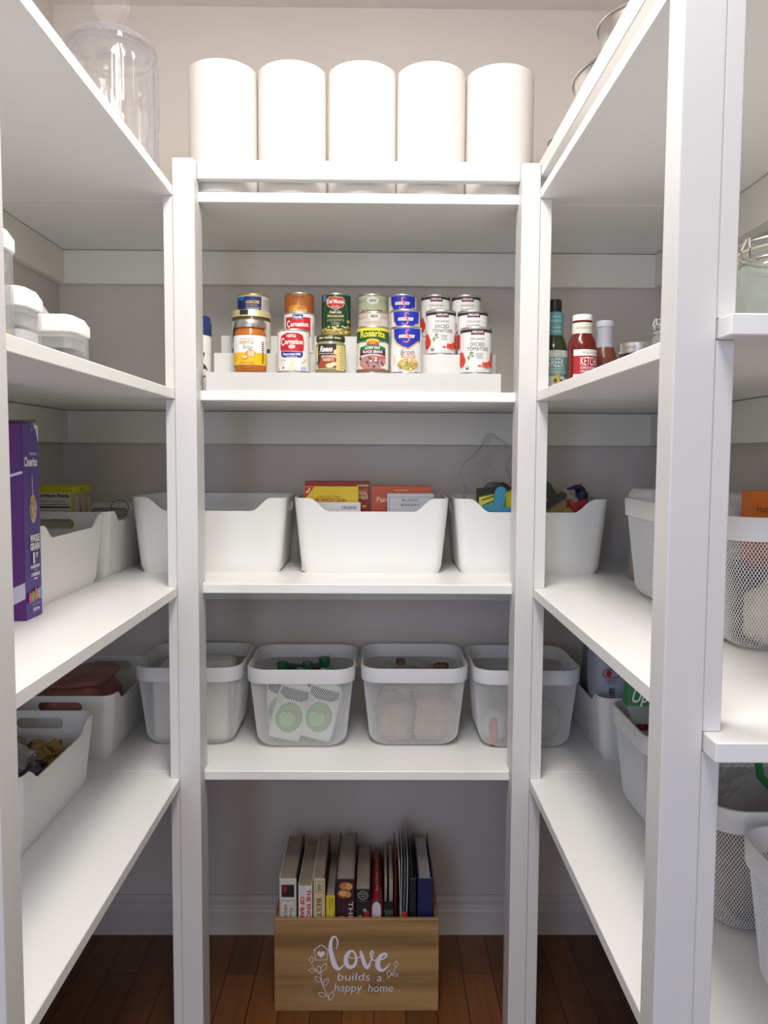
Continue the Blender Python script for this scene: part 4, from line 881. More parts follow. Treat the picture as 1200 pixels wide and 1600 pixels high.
bagobj('snack_bag', 'dark blue gathered bag at the right end of the right back bin', (0.470, 1.850, bz), 0.050, 0.085, 0.178, C('23264E', 0.4), 15, group=G2, amp=0.016, freq=40)
bagobj('snack_bag', 'greyish see-through bag below the dark blue one', (0.466, 1.775, bz), 0.044, 0.055, 0.146, C('A7A3A0', 0.3), 18, group=G2)
bagobj('snack_bag', 'small yellow bag low in front of the tan kraft bag', (0.425, 1.757, bz), 0.040, 0.026, 0.143, C('B98F2E', 0.4), 19, group=G2, amp=0.006)

# ------------------------------------------------------------------ wire mesh baskets
def basket_meshes():
    hx = hy = 0.116; r0 = 0.044
    prof = []
    n1 = 34
    for j in range(n1+1):
        t = j/n1; prof.append((0.002+0.013*t, 0.152-0.122*t))
    for j in range(1, 11):
        a = pi/2*j/10; prof.append((0.015+0.028*(1-cos(a)), 0.030-0.0295*sin(a)))
    NU = 376
    def per(inset):
        h = hx-inset; r = r0-inset*0.35
        s = 2*(h-r); q = pi*r/2; L = 4*(s+q)
        pts = []
        for i in range(NU):
            d = (i/NU)*L
            k = int(d//(s+q)); e = d-k*(s+q)
            if e < s: x, y = -h+r+e, -h
            else:
                a = -pi/2+(e-s)/r; x, y = h-r+r*cos(a), -h+r+r*sin(a)
            for _ in range(k): x, y = -y, x
            pts.append((x, y))
        return pts
    V = [[(x, y, z) for x, y in per(ins)] for ins, z in prof]
    b = MB(); vd = {}
    def vert(i, j):
        i %= NU
        if (i, j) not in vd: vd[(i, j)] = b.bm.verts.new(V[j][i])
        return vd[(i, j)]
    nj = len(V); hole = 0.80
    for j in range(1, nj-1):
        for i in range(NU):
            if (i+j) % 2 == 0: continue
            cs = [(i-1, j), (i, j-1), (i+1, j), (i, j+1)]
            o = [vert(*c) for c in cs]
            ctr = (o[0].co+o[1].co+o[2].co+o[3].co)/4
            inn = [b.bm.verts.new(ctr+(v.co-ctr)*hole) for v in o]
            for q in range(4):
                b.face([o[q], o[(q+1) % 4], inn[(q+1) % 4], inn[q]], MESHW)
    # bottom plate joined to the mesh
    bp = [b.bm.verts.new((x, y, 0.0005)) for x, y in per(0.0425)]; b.face(bp, MESHW)
    bmesh.ops.recalc_face_normals(b.bm, faces=list(b.bm.faces))
    bmesh.ops.solidify(b.bm, geom=list(b.bm.faces), thickness=0.0007)
    m1 = b.done('basket_mesh')
    lo = min(v.co.z for v in m1.vertices)
    for v in m1.vertices: v.co.z -= lo
    b = MB()
    P = lambda ins, z: [(x, y, z) for x, y in per(ins)[::2]]
    b.loft([P(0.004, 0.150), P(-0.0015, 0.150), P(-0.002, 0.153), P(-0.003, 0.180), P(-0.002, 0.1815), P(0.001, 0.1815), P(0.002, 0.180), P(0.004, 0.150)], RIMW, False, False, True)
    m2 = b.done('basket_rim')
    ms = []
    for s in (-1, 1):
        b = MB()
        b.loft([[(s*x, y*1.0, 0.1655+z) for y, z in [(rr*cos(a*pi/8), rr*sin(a*pi/8)) for a in range(16)]] for x, rr in ((0.1155, 0.004), (0.1188, 0.004), (0.1192, 0.0098), (0.1246, 0.0098), (0.1255, 0.008))], KNOBW, True, True, True)
        bmesh.ops.recalc_face_normals(b.bm, faces=list(b.bm.faces))
        ms.append(b.done('handle_knob'))
        b = MB(); b.loft([[(s*x, rr*cos(a*pi/6), 0.1655+rr*sin(a*pi/6)) for a in range(12)] for x, rr in ((0.1155, 0.004), (0.1120, 0.0045), (0.1105, 0.003))], STEEL, True, True, True)
        bmesh.ops.recalc_face_normals(b.bm, faces=list(b.bm.faces))
        ms.append(b.done('rivet'))
    b = MB(); w = 0.0065
    path = [(-0.1215, 0, 0.1655)]+[(x*1.03, y*1.0, 0.1655+0.006*min(1, (y+0.02)/0.08)) for x, y in [(-0.118, 0.03), (-0.118, 0.06), (-0.114, 0.092), (-0.092, 0.116), (-0.05, 0.1225), (0, 0.1225), (0.05, 0.1225), (0.092, 0.116), (0.114, 0.092), (0.118, 0.06), (0.118, 0.03)]]+[(0.1215, 0, 0.1655)]
    P = [Vector(p) for p in catmull(path, 4)]
    rings = []
    for i, p in enumerate(P):
        d = (P[min(i+1, len(P)-1)]-P[max(i-1, 0)]); d.z = 0; d.normalize(); n = Vector((d.y, -d.x, 0))
        rings.append([p+n*0.0008+Vector((0, 0, w)), p-n*0.0008+Vector((0, 0, w)), p-n*0.0008-Vector((0, 0, w)), p+n*0.0008-Vector((0, 0, w))])
    b.loft(rings, RIMW); bmesh.ops.recalc_face_normals(b.bm, faces=list(b.bm.faces))
    m3 = b.done('bail_handle')
    return m1, m2, ms, m3
BM1, BM2, BKN, BM3 = basket_meshes()
def basket(lab, x, y, lv, rot=0):
    t = thing('mesh_basket', lab, 'basket', (x, y, Z[lv]), rot, 'white wire mesh baskets')
    part('mesh_wall', BM1, t); r = part('rim_band', BM2, t)
    for q in (0, 2): kn = part('handle_knob', BKN[q], t, 'pale wooden knob'); part('rivet', BKN[q+1], kn, 'steel rivet')
    part('bail_handle', BM3, t)
    return t
basket('white mesh basket behind the left back post, filled with white packets', -0.4130, 1.816, 2)
basket('white mesh basket left of centre, holding pouches with green caps', -0.1640, 1.802, 2)
basket('white mesh basket right of centre, holding brown bagged snacks', 0.0860, 1.812, 2)
basket('white mesh basket behind the right back post', 0.3330, 1.800, 2)
basket('white mesh basket on the lowest right shelf with a green-topped bag', 0.5630, 1.372, 2, -pi/2)
basket('white mesh basket seen right of the wide post, lowest shelf, farther one', 0.5630, 1.118, 2, -pi/2)
basket('white mesh basket at the bottom right corner, nearest of all', 0.5680, 0.846, 2, -pi/2)
basket('white mesh basket right of the wide post under the orange box', 0.5780, 1.126, 3, -pi/2)
basket('white mesh basket on the right shelf just left of the wide post', 0.5850, 1.402, 3, -pi/2)

# contents of the back baskets
cz = Z[2]+0.0022
for q, (dx, dy, w, d, h, lab) in enumerate(((-0.045, -0.005, 0.085, 0.150, 0.158, 'left cream paper packet in the left mesh basket'), (0.042, -0.045, 0.080, 0.065, 0.150, 'cream paper packet at the front of the left mesh basket'), (0.045, 0.030, 0.075, 0.070, 0.163, 'cream paper packet at the back of the left mesh basket'))):
    b = MB(); b.box(-w/2, w/2, -d/2, d/2, 0, h, mat('cream_packet', 'F2EEE4', 0.6, bump=0.6, bscale=(25, 25, 25)), 0.012, 3)
    for v in b.bm.verts:
        kx = noise.noise_vector(v.co*24+Vector((q*5, 0, 0)))*0.006; v.co.x += kx.x; v.co.y += kx.y
        if v.co.z > 0.02: v.co.z += kx.z
    solo('paper_packet', b, lab, 'packet', (-0.413+dx, 1.816+dy, cz), 0.05*q, 'cream packets in the left basket')
# squeeze pouches
POUCH = mat('pouch_foil', 'E2E4DE', 0.3, bump=0.3, bscale=(40, 40, 40)); APG = C('6FA860', 0.4); CAPG = C('12603A', 0.4)
def pouch(lab, loc, rot, tilt, first=None):
    if first:
        r = dup(first, lab, loc, rot); r.rotation_euler = (tilt, 0, rot); return r
    t = thing('squeeze_pouch', lab, 'pouch', loc, rot, 'squeeze pouches with green caps'); t.rotation_euler = (tilt, 0, rot)
    b = MB()
    b.loft([[(x*hxx, y, z) for x, y in [(q[0], q[1]*hd3) for q in rrect(1, 1, 0.35, 3)]] for hxx, hd3, z in ((0.034, 0.010, 0.0), (0.037, 0.015, 0.02), (0.037, 0.014, 0.062), (0.036, 0.008, 0.104), (0.033, 0.004, 0.120), (0.012, 0.004, 0.130), (0.008, 0.004, 0.134))], POUCH, True, True, True)
    def pm(u, v, o):
        s = 0.0160 if v < 0.058 else 0.0160-(v-0.058)*0.150
        return (u, -s-0.0005-o, v)
    b.art([('ell', 0.0, 0.050, 0.030, 0.033, APG), ('ell', -0.004, 0.046, 0.017, 0.018, C('9CC888', 0.4)), ('text', 'APPLE', 0, 0.062, 0.007, {'w': 0.030, 'bold': 0.03}, C('B04A30')), ('poly', [(-0.033, 0.098), (-0.018, 0.088), (0.018, 0.088), (0.033, 0.098), (0.031, 0.112), (-0.031, 0.112)], C('3E4A4A'))], pm)
    part('pouch_body', b, t)
    b = MB(); b.lathe([(0.004, 0.133), (0.004, 0.141), (0.0115, 0.141), (0.0125, 0.144), (0.0125, 0.156), (0.011, 0.159), (0, 0.159)], CAPG, 20, wob=lambda a, z: 1+0.05*sin(8*a)); part('cap', b, t, 'dark green cap')
    return t
p0_ = pouch('squeeze pouch leaning at the front left of the green-capped group', (-0.196, 1.728, cz+0.002), 0.05, radians(-8))
def pouch_at(lab, loc, rx, ry, rz):
    r = pouch(lab, loc, rz, rx, p0_); r.rotation_euler = (rx, ry, rz)
p0_.location = (-0.206, 1.737, cz+0.0105); p0_.rotation_euler = (radians(-7), radians(15), 0.05)
pouch_at('squeeze pouch leaning at the front right of the green-capped group', (-0.136, 1.739, cz+0.0105), radians(-7), radians(13), -0.1)
pouch_at('upright squeeze pouch in the middle of the green-capped group', (-0.165, 1.806, cz+0.006), 0, radians(3), 0.15)
pouch_at('upright squeeze pouch at the back right of the green-capped group', (-0.112, 1.825, cz+0.012), 0, radians(-3), -0.2)
pouch_at('upright squeeze pouch at the back left of the green-capped group', (-0.216, 1.815, cz+0.004), 0, 0, 0.0)
b = MB(); crumple(b, 0.150, 0.055, 0.142, C('30363A', 0.5), 39, 0.008, p=0.4)
solo('snack_bag', b, 'dark bag behind the squeeze pouches in the left-of-centre basket', 'bag', (-0.164, 1.868, cz))
NUT = mat('nut_snack', 'A48C76', 0.5, bump=1.0, bscale=(90, 90, 90), var=0.35, vscale=45)
bagobj('snack_bag', 'tan bag of nuts at the left of the right-of-centre basket', (0.047, 1.790, cz), 0.084, 0.125, 0.092, NUT, 31, amp=0.012, p=0.4)
bagobj('snack_bag', 'tan bag of nuts at the right of the right-of-centre basket', (0.132, 1.790, cz), 0.094, 0.130, 0.106, NUT, 32, amp=0.012, p=0.4)
bagobj('snack_bag', 'darker brown bag at the back of the right-of-centre basket', (0.086, 1.872, cz), 0.160, 0.050, 0.135, C('6E5A48', 0.5, var=0.4, vscale=40), 36, amp=0.010, p=0.4)
bagobj('snack_bag', 'clear wrapping rising over the tan bags of nuts', (0.085, 1.805, cz+0.105), 0.14, 0.12, 0.055, CELLO, 33, amp=0.010)
bagobj('dried_fig', 'small brown knot on top of the wrapped snacks, left one', (0.058, 1.835, cz+0.150), 0.022, 0.018, 0.018, C('6A3E26', 0.5), 34, amp=0.004, n=12)
bagobj('dried_fig', 'small brown knot on top of the wrapped snacks, right one', (0.150, 1.800, cz+0.150), 0.034, 0.026, 0.016, C('5E3A28', 0.5), 35, amp=0.004, n=12)
bagobj('snack_bag', 'white packet with a red corner in the basket behind the right back post', (0.270, 1.770, cz), 0.050, 0.08, 0.070, C('C9C4C0', 0.4), 41)
bagobj('snack_bag', 'small red packet in the basket behind the right back post', (0.262, 1.722, cz), 0.020, 0.014, 0.062, C('B0463A', 0.4), 42, amp=0.003, n=14)
bagobj('snack_bag', 'grey packet at the right of the basket behind the right back post', (0.370, 1.790, cz), 0.10, 0.12, 0.085, C('8E8A86', 0.4, var=0.3, vscale=40), 43)

# bags in the lower left bins
G3 = 'crumpled bags in the nearest left bin'
c2 = Z[2]+0.0034
CR = dict(group=G3, amp=0.016, freq=42, p=0.6)
bagobj('snack_bag', 'dark brown bag under the others in the nearest left bin', (-0.655, 1.370, c2), 0.130, 0.210, 0.085, C('3A2C28', 0.35, var=0.4, vscale=30), 51, **CR)
bagobj('snack_bag', 'clear crinkled wrapper on top of the nearest left bin', (-0.640, 1.375, c2+0.080), 0.060, 0.090, 0.036, clear('cloudy_wrap', 'D4D2CE', 0.45, 0.15, 0.5, bump=0.8), 52, **CR)
bagobj('snack_bag', 'dull green bag at the near end of the nearest left bin', (-0.612, 1.278, c2), 0.070, 0.070, 0.108, C('5C7A5C', 0.35, var=0.3, vscale=30), 53, **CR)
bagobj('snack_bag', 'gold patterned bag at the far end of the nearest left bin', (-0.622, 1.445, c2+0.052), 0.070, 0.075, 0.046, C('9A7A3C', 0.4, var=0.5, vscale=50), 54, **CR)
bagobj('snack_bag', 'dark purple bag in the nearest left bin', (-0.606, 1.335, c2+0.055), 0.050, 0.055, 0.040, C('4A3452', 0.4), 55, **CR)
bagobj('snack_bag', 'tan see-through bag near the back wall in the nearest left bin', (-0.690, 1.410, c2+0.060), 0.080, 0.110, 0.058, C('8A7E70', 0.4, var=0.3, vscale=30), 58, **CR)
bagobj('snack_bag', 'black bag standing near the front post side of the nearest left bin', (-0.700, 1.300, c2+0.040), 0.060, 0.050, 0.105, C('22201E', 0.4), 59, **CR)
bagobj('snack_bag', 'large red bag in the second bin of the lowest left shelf', (-0.665, 1.785, c2), 0.130, 0.230, 0.128, C('C47E72', 0.5, var=0.15), 56, amp=0.010)
bagobj('snack_bag', 'translucent film over the large red bag', (-0.665, 1.800, c2+0.122), 0.120, 0.190, 0.020, clear('pink_film', 'C88A80', 0.4, 0.3, 0.5), 57, amp=0.006)

# lower right: printed bag in the bin, grey bag behind, basket contents
PRB = clear('frosted_bag', 'C2C6D2', 0.82, 0.25, 0.4, bump=0.3, bsc=14)
t = thing('rice_bag', 'translucent printed bag with dark upright characters, in the right bin', 'bag', (0.5500, 1.715, c2), 0, None)
b = MB(); crumple(b, 0.150, 0.110, 0.285, PRB, 61, 0.006, p=0.5, freq=12); part('bag_body', b, t)
b = MB()
b.art([('stroke', [(-0.018, 0.0, 0.002), (-0.012, 0.008, 0.002), (0.012, 0.008, 0.002), (0.018, 0.0, 0.002), (0.012, -0.008, 0.002), (-0.012, -0.008, 0.002), (-0.018, 0.0, 0.002)], C('8A5A6A')), ('ell', -0.005, 0.0, 0.006, 0.007, RED), ('rect', -0.012, -0.016, 0.012, -0.0145, C('B05060')), ('rect', -0.009, -0.021, 0.009, -0.0198, GREY),
       ('text', '\u6709', 0.002, -0.040, 0.014, {'w': 0.015, 'bold': 0.01}, INK), ('text', '\u6a5f', 0.005, -0.060, 0.014, {'w': 0.016, 'bold': 0.01}, INK), ('text', '\u683d', 0.008, -0.080, 0.014, {'w': 0.016, 'bold': 0.01}, INK)]+[('rect', 0.021, -0.038-q*0.005, 0.0225, -0.036-q*0.005, GREY) for q in range(10)],
      lambda u, v, o: (-0.047+u, -0.0500-o-0.0035, 0.178+v))
part('print', b, t)
bagobj('snack_bag', 'grey translucent bag at the back of the right bin', (0.560, 1.850, c2), 0.13, 0.10, 0.290, clear('grey_bag', '9A9CA4', 0.75, 0.25, 0.4, bump=0.4, bsc=16), 62, amp=0.008)
GB = C('157A34', 0.35)
t = thing('coffee_bag', 'bag with a green top and white script, in the basket left of the wide post', 'bag', (0.5400, 1.425, cz), 0)
b = MB()
b.loft([[(x+ox, y-oy, z) for x, y in rrect(hx2, hd2, 0.006, 3)] for hx2, hd2, z, ox, oy in ((0.062, 0.030, 0.0, 0.022, 0.03), (0.066, 0.034, 0.04, 0.020, 0.025), (0.078, 0.028, 0.120, 0.006, 0.005), (0.083, 0.016, 0.190, 0, 0))], clear('bag_window', 'A8B0A8', 0.6, 0.2, 0.4), True, False, True)
b.loft([[(x, y, z) for x, y in rrect(hx2, hd2, 0.004, 3)] for hx2, hd2, z in ((0.083, 0.016, 0.190), (0.082, 0.010, 0.230), (0.082, 0.003, 0.258))], GB, False, True, True)
def gm(u, v, o): return (u, -(0.0165-(v-0.19)*0.16)-0.001-o, v)
b.art([('text', 'Up', -0.058, 0.208, 0.022, {'w': 0.030, 'shear': 0.3, 'bold': 0.02}, WHT)], gm)
b.art([('rect', -0.082, 0.148, 0.082, 0.160, C('8E1E22')), ('text', 'YUM', -0.058, 0.154, 0.008, {'w': 0.03, 'bold': 0.03}, INK)], lambda u, v, o: (u, -0.0270-o, v))
part('bag_body', b, t)
bagobj('snack_bag', 'pink and violet packet pressed on the mesh left of the wide post', (0.515, 1.335, cz), 0.060, 0.085, 0.115, C('B4849A', 0.4, var=0.5, vscale=40), 64, amp=0.006)
bagobj('snack_bag', 'deep red packet in the basket left of the wide post', (0.520, 1.320, cz+0.112), 0.060, 0.060, 0.030, C('9A2E44', 0.4), 65, amp=0.004, n=16)
# farther lower right basket
BRN = mat('brown_grain', '7E6448', 0.6, bump=1.0, bscale=(150, 150, 150), var=0.5, vscale=60)
bagobj('snack_bag', 'bag of brown grain in the farther lower right basket', (0.545, 1.090, cz), 0.130, 0.120, 0.130, BRN, 71, amp=0.010)
t = thing('zip_bag', 'clear bag with a bright green seal standing over brown grain', 'bag', (0.555, 1.165, cz), 0.1)
b = MB(); b.loft([[(x, y, z) for x, y in rrect(hx2, hd2, 0.006, 3)] for hx2, hd2, z in ((0.060, 0.020, 0), (0.062, 0.022, 0.08), (0.045, 0.010, 0.170), (0.012, 0.003, 0.215))], CELLO, True, True, True); part('bag_body', b, t)
b = MB(); b.tube([(-0.010, -0.014, 0.214), (0.014, -0.018, 0.190), (0.016, -0.022, 0.168), (0.034, -0.026, 0.150), (0.052, -0.030, 0.128)], [0.004, 0.006, 0.006, 0.006, 0.005], C('1E7A3A', 0.35), 8); part('seal_strip', b, t, 'bright green seal')
bagobj('snack_bag', 'red brown packet with a lime top in the farther lower right basket', (0.625, 1.140, cz), 0.040, 0.09, 0.150, C('7A3A26', 0.4, var=0.6, vscale=40), 73, amp=0.006)
PEACH = mat('peach_snack', 'DDBFA4', 0.6, bump=0.8, bscale=(60, 60, 60), var=0.12, vscale=30)
bagobj('snack_bag', 'peach coloured bag in the nearest bottom right basket', (0.560, 0.850, cz), 0.150, 0.150, 0.105, PEACH, 74, amp=0.008)
# upper right baskets
c3 = Z[3]+0.0022
bagobj('snack_bag', 'cream bag low in the basket under the orange box', (0.570, 1.075, c3), 0.120, 0.080, 0.085, C('E4D8BC', 0.5, var=0.1), 81, amp=0.010)
bagobj('snack_bag', 'dark violet bag in the basket under the orange box', (0.520, 1.140, c3), 0.060, 0.120, 0.105, C('2E2838', 0.4, var=0.4, vscale=30), 82, amp=0.010)
bagobj('snack_bag', 'reddish brown bag in the basket under the orange box', (0.610, 1.150, c3), 0.080, 0.100, 0.110, C('7A4638', 0.4, var=0.4, vscale=30), 83, amp=0.010)
carton('snack_box', 'orange box standing in the upper right mesh basket', 0.618, 1.190, c3, 0.120, 0.034, 0.207, C('D8701A', 0.5), [('text', 'Hot', -0.044, 0.180, 0.010, {'w': 0.016}, C('5A2A0A'))])
popbox('clear canister with a white lid behind the basket, left of the wide post', 0.535, 0.702, 1.586, 1.690, 0.193, Z[3], (GRAIN, 0.110, 'grain', 'tan grain filling the canister left of the wide post', 'grain'), lidh=0.022)
popbox('white lidded canister standing inside the basket, seen right of the wide post', 0.590, 0.672, 1.385, 1.470, 0.192, Z[3]+0.0025, None, lidh=0.022)

# ------------------------------------------------------------------ floor crate with cookbooks
CW = wood('crate_wood', '7E5E38', 'B48E5C', 0.6, 28, 'x', knots=0.35)
CWI = wood('crate_wood_dark', '6A4A2C', '8E6A40', 0.7, 28, 'x')
GX0, GX1, GY0, GY1, GH = -0.2195, 0.142, 1.6715, 1.946, 0.211
gx, gy = (GX0+GX1)/2, (GY0+GY1)/2
t = thing('wooden_crate', 'wooden crate with white lettering, full of cookbooks, on the floor', 'crate', (gx, gy, 0))
w2, d2, th = (GX1-GX0)/2, (GY1-GY0)/2, 0.010
b = MB(); b.box(-w2, w2, -d2, -d2+th, 0, GH, CW, 0.001, 1)
PXS = (GX1-GX0)/255.5      # metres per unit of the lettering layout
def q_(px, py): return ((px-557.5)*PXS, (1580-py)*GH/143.5)
def sk(pts, w): return [q_(x, y)+(w_*PXS,) for x, y, w_ in [(p[0], p[1], (p[2] if len(p) > 2 else w)) for p in pts]]
def cp(x, y, w=None):     # layout of the lettering
    return (470+x*170/1200, 1450+y*130/918)+((w,) if w else ())
LW = mat('lettering_white', 'E4E2EE', 0.6)
it = []
def S_(pts, w=1.0): it.append(('stroke', sk([cp(*p[:2])+((p[2] if len(p) > 2 else w),) for p in pts], w), LW))
# l
S_([(395, 230, 1.2), (410, 150, 2.2), (385, 95, 2.5), (350, 110, 3.5), (330, 200, 6), (345, 300, 7), (375, 400, 8), (410, 445, 6), (450, 435, 3), (490, 385, 1.5)])
# o
S_([(570, 250, 2.5), (530, 265, 4.5), (500, 330, 6.5), (510, 400, 7), (550, 430, 6), (600, 400, 5), (615, 330, 3.5), (590, 265, 3), (560, 250, 2.5), (535, 290, 1.5), (560, 330, 1.5), (660, 320, 1.8)])
# v
S_([(660, 250, 3), (675, 300, 5.5), (705, 390, 6.5), (735, 435, 5), (770, 370, 2.5), (795, 290, 2), (795, 255, 1.8), (775, 260, 2.5), (772, 310, 2.0), (800, 350, 2.5), (845, 350, 1.5)])
# e
S_([(850, 355, 1.5), (915, 335, 2.5), (945, 295, 3), (925, 280, 3.5), (880, 310, 6), (850, 380, 8), (860, 440, 7), (900, 465, 4.5), (950, 430, 2.5), (985, 385, 1.2)])
# house
S_([(145, 250), (232, 188), (312, 252)], 1.4)
for a_, b_ in (((160, 245), (162, 350)), ((162, 350), (293, 350)), ((293, 350), (297, 250))): S_([a_, b_], 0.8)
hp = []
for a in range(24):
    tt_ = 2*pi*a/24; hp.append(q_(*cp(228+2.7*16*sin(tt_)**3, 285-2.7*(13*cos(tt_)-5*cos(2*tt_)-2*cos(3*tt_)-cos(4*tt_)))))
it.append(('poly', hp, LW))
# vine
S_([(320, 800, 1.0), (270, 680, 1.0), (235, 590, 1.0), (228, 480, 1.0)], 1.0)
S_([(215, 510, 0.8), (160, 450, 0.8), (125, 385, 0.8)], 0.8)
def leaf(x, y, dx, dy, wd):
    l = math.hypot(dx, dy); nx, ny = -dy/l*wd, dx/l*wd
    S_([(x, y), (x+dx*0.5+nx, y+dy*0.5+ny), (x+dx, y+dy)], 0.9); S_([(x, y), (x+dx*0.5-nx, y+dy*0.5-ny), (x+dx, y+dy)], 0.9)
for lf in ((125, 385, -5, -75, 22), (170, 470, -80, -10, 20), (212, 495, -12, -85, 24), (228, 480, 62, -95, 26), (235, 595, -75, -65, 24), (252, 640, 55, -90, 24), (285, 755, -85, -45, 24), (320, 800, 38, -110, 26)): leaf(*lf)
S_([(955, 555), (1010, 500), (1050, 430)], 0.9)
for lf in ((1050, 430, 8, -70, 20), (1010, 515, 65, -5, 16), (975, 535, 0, -75, 24)): leaf(*lf)
it.append(('text', 'builds', *q_(*cp(590, 530)), 0.0190, {'w': 0.070, 'shear': 0.12, 'bold': -0.005}, LW)); it.append(('text', 'a', *q_(*cp(872, 540)), 0.0180, {'w': 0.010, 'shear': 0.12, 'bold': -0.005}, LW))
it.append(('text', 'happy', *q_(*cp(528, 650)), 0.0190, {'w': 0.060, 'shear': 0.1, 'bold': -0.005}, LW)); it.append(('text', 'home', *q_(*cp(885, 655)), 0.0190, {'w': 0.054, 'shear': 0.1, 'bold': -0.005}, LW))
b.art(it, front_map(-d2), base=0.0004, step=0.00002)
part('front_panel', b, t)
b = MB(); b.box(-w2, w2, d2-th, d2, 0, GH, CWI, 0.001, 1); part('back_panel', b, t)
for s in (-1, 1):
    b = MB(); xa = s*w2; xb = s*(w2-th); b.box(min(xa, xb), max(xa, xb), -d2+th, d2-th, 0, GH, CWI, 0.0008, 1); part('side_panel', b, t)
b = MB(); b.box(-w2+th, w2-th, -d2+th, d2-th, 0.0, 0.008, CWI); part('bottom_panel', b, t)

PAGE = mat('book_pages', 'A99C8C', 0.9, bump=0.8, bscale=(400, 3, 3), var=0.12, vscale=40)
BY = 1.690
def book(lab, x, w, top, cover, spine, items, depth=0.20, over=0.004, cover2=None, back_top=None):
    h = top-0.0085
    t = thing('cookbook', lab, 'book', (x, BY+depth/2, 0.0085), 0, 'cookbooks in the wooden crate')
    b = MB(); c = 0.0022
    b.box(-w/2, -w/2+c, -depth/2, depth/2, 0, h+over, cover, 0.0005, 1); b.box(w/2-c, w/2, -depth/2, depth/2, 0, h+over, cover2 or cover, 0.0005, 1)
    part('cover', b, t)
    b = MB(); n = 8
    b.box(-w/2+0.0003, w/2-0.0003, -depth/2-0.0024, -depth/2+0.0001, 0, h, spine, 0.0008, 1)
    b.art(items, front_map(-depth/2-0.0024)); part('spine', b, t)
    b = MB(); b.box(-w/2+c+0.0002, w/2-c-0.0002, -depth/2+0.0004, depth/2-0.004, 0.003, h-0.0010, PAGE); part('pages', b, t)
    return t
def R_(txt, u, v, h, w, m, **k): return ('text', txt, u, v, h, dict(w=w, rot=-pi/2, **k), m)
H0 = 0.0085
book('thick cookbook with a white spine and dark picture, leftmost in the crate', -0.191, 0.038, 0.294, C('D9D3CC', 0.5), C('D2CCC6', 0.5),
     [('rect', -0.014, 0.244, 0.014, 0.272, C('3A1E1A')), ('ell', 0.004, 0.258, 0.008, 0.010, C('1A1C1E')), ('ell', -0.006, 0.262, 0.004, 0.008, C('8A3A22')), ('stroke', [(-0.015, 0.236, 0.0007), (0.015, 0.236, 0.0007)], GREY), ('stroke', [(0.015, 0.236, 0.0007), (0.015, 0.10, 0.0007)], GREY), ('stroke', [(-0.015, 0.10, 0.0007), (-0.015, 0.236, 0.0007)], GREY),
      R_('VEGETARIAN', -0.005, 0.188, 0.0066, 0.080, C('4A463E')), R_('The', 0.007, 0.210, 0.0066, 0.022, C('4A463E'))], cover2=C('2E1C1A', 0.5))
book('cookbook with a white spine and bold red lettering, second from left', -0.153, 0.031, 0.277, C('D9D4D0', 0.5), C('D6D2D2', 0.5), [R_('THE ENCYCLOPEDIA', 0.008, 0.187, 0.0085, 0.150, RED, bold=0.03), R_('OF BAKING', -0.006, 0.205, 0.0085, 0.080, RED, bold=0.03)], depth=0.19)
book('cookbook with a cream spine and small framed emblem, third from left', -0.122, 0.026, 0.294, C('D9C7A0', 0.5), C('D3BC96', 0.5), [('rect', -0.009, 0.253, 0.009, 0.280, C('6E6A50')), ('rect', -0.008, 0.254, 0.008, 0.279, C('CFC39C')), ('ell', 0, 0.268, 0.004, 0.006, C('8A8A6A')), ('ell', 0, 0.260, 0.006, 0.004, C('9A9A7A')), R_('BEST OF', 0, 0.203, 0.0105, 0.075, C('3A2A1E'))], cover2=C('5A1E22', 0.5))
book('slim cookbook with a yellow spine, fourth from left', -0.0972, 0.0205, 0.255, C('3E4034', 0.5), C('D2BC2A', 0.5), [R_('Home', 0.004, 0.232, 0.003, 0.018, C('4A4416')), R_('Collection', -0.001, 0.228, 0.003, 0.026, C('4A4416')), ('rect', 0.007, 0.18, 0.0076, 0.24, C('8A7A1A'))], depth=0.18)
book('thick cookbook with a maroon spine and pastry picture', -0.0645, 0.041, 0.294, C('2A1420', 0.45), C('3A1626', 0.45), [('ell', 0.000, 0.269, 0.013, 0.009, C('B87A3E')), ('ell', 0.008, 0.268, 0.008, 0.008, C('D0A060')), ('ell', -0.003, 0.252, 0.014, 0.010, C('A8602C')), ('ell', -0.004, 0.252, 0.010, 0.006, C('D8A868')), ('ell', 0.007, 0.250, 0.006, 0.007, C('C88A4A')), R_('THE', 0.012, 0.213, 0.0100, 0.042, C('D8D0CC')), R_('BAKING', -0.008, 0.170, 0.0100, 0.060, C('D8D0CC'))], over=0.008, cover2=C('6A4A3A', 0.5))
book('cookbook with a black spine and round white emblem, right of the maroon one', -0.0255, 0.033, 0.271, C('1C1A1C', 0.45), C('1A1A1C', 0.45), [('ell', 0, 0.2480, 0.0110, 0.0100, C('A8A6A4')), ('ell', 0, 0.2480, 0.0095, 0.0085, C('2A2A2C')), ('text', 'CULINARY', 0, 0.2510, 0.003, {'w': 0.014}, C('C8C6C4')), ('text', 'ARTS', 0, 0.2455, 0.003, {'w': 0.010}, C('C8C6C4')), ('rect', -0.010, 0.2355, 0.010, 0.2361, GREY), ('rect', -0.008, 0.2335, 0.008, 0.2341, GREY), ('ell', 0.008, 0.2030, 0.006, 0.012, C('9A2A26')), ('ell', 0.004, 0.214, 0.004, 0.004, C('A89A90')), ('ell', -0.006, 0.199, 0.004, 0.004, C('A8A6A4'))], depth=0.19)
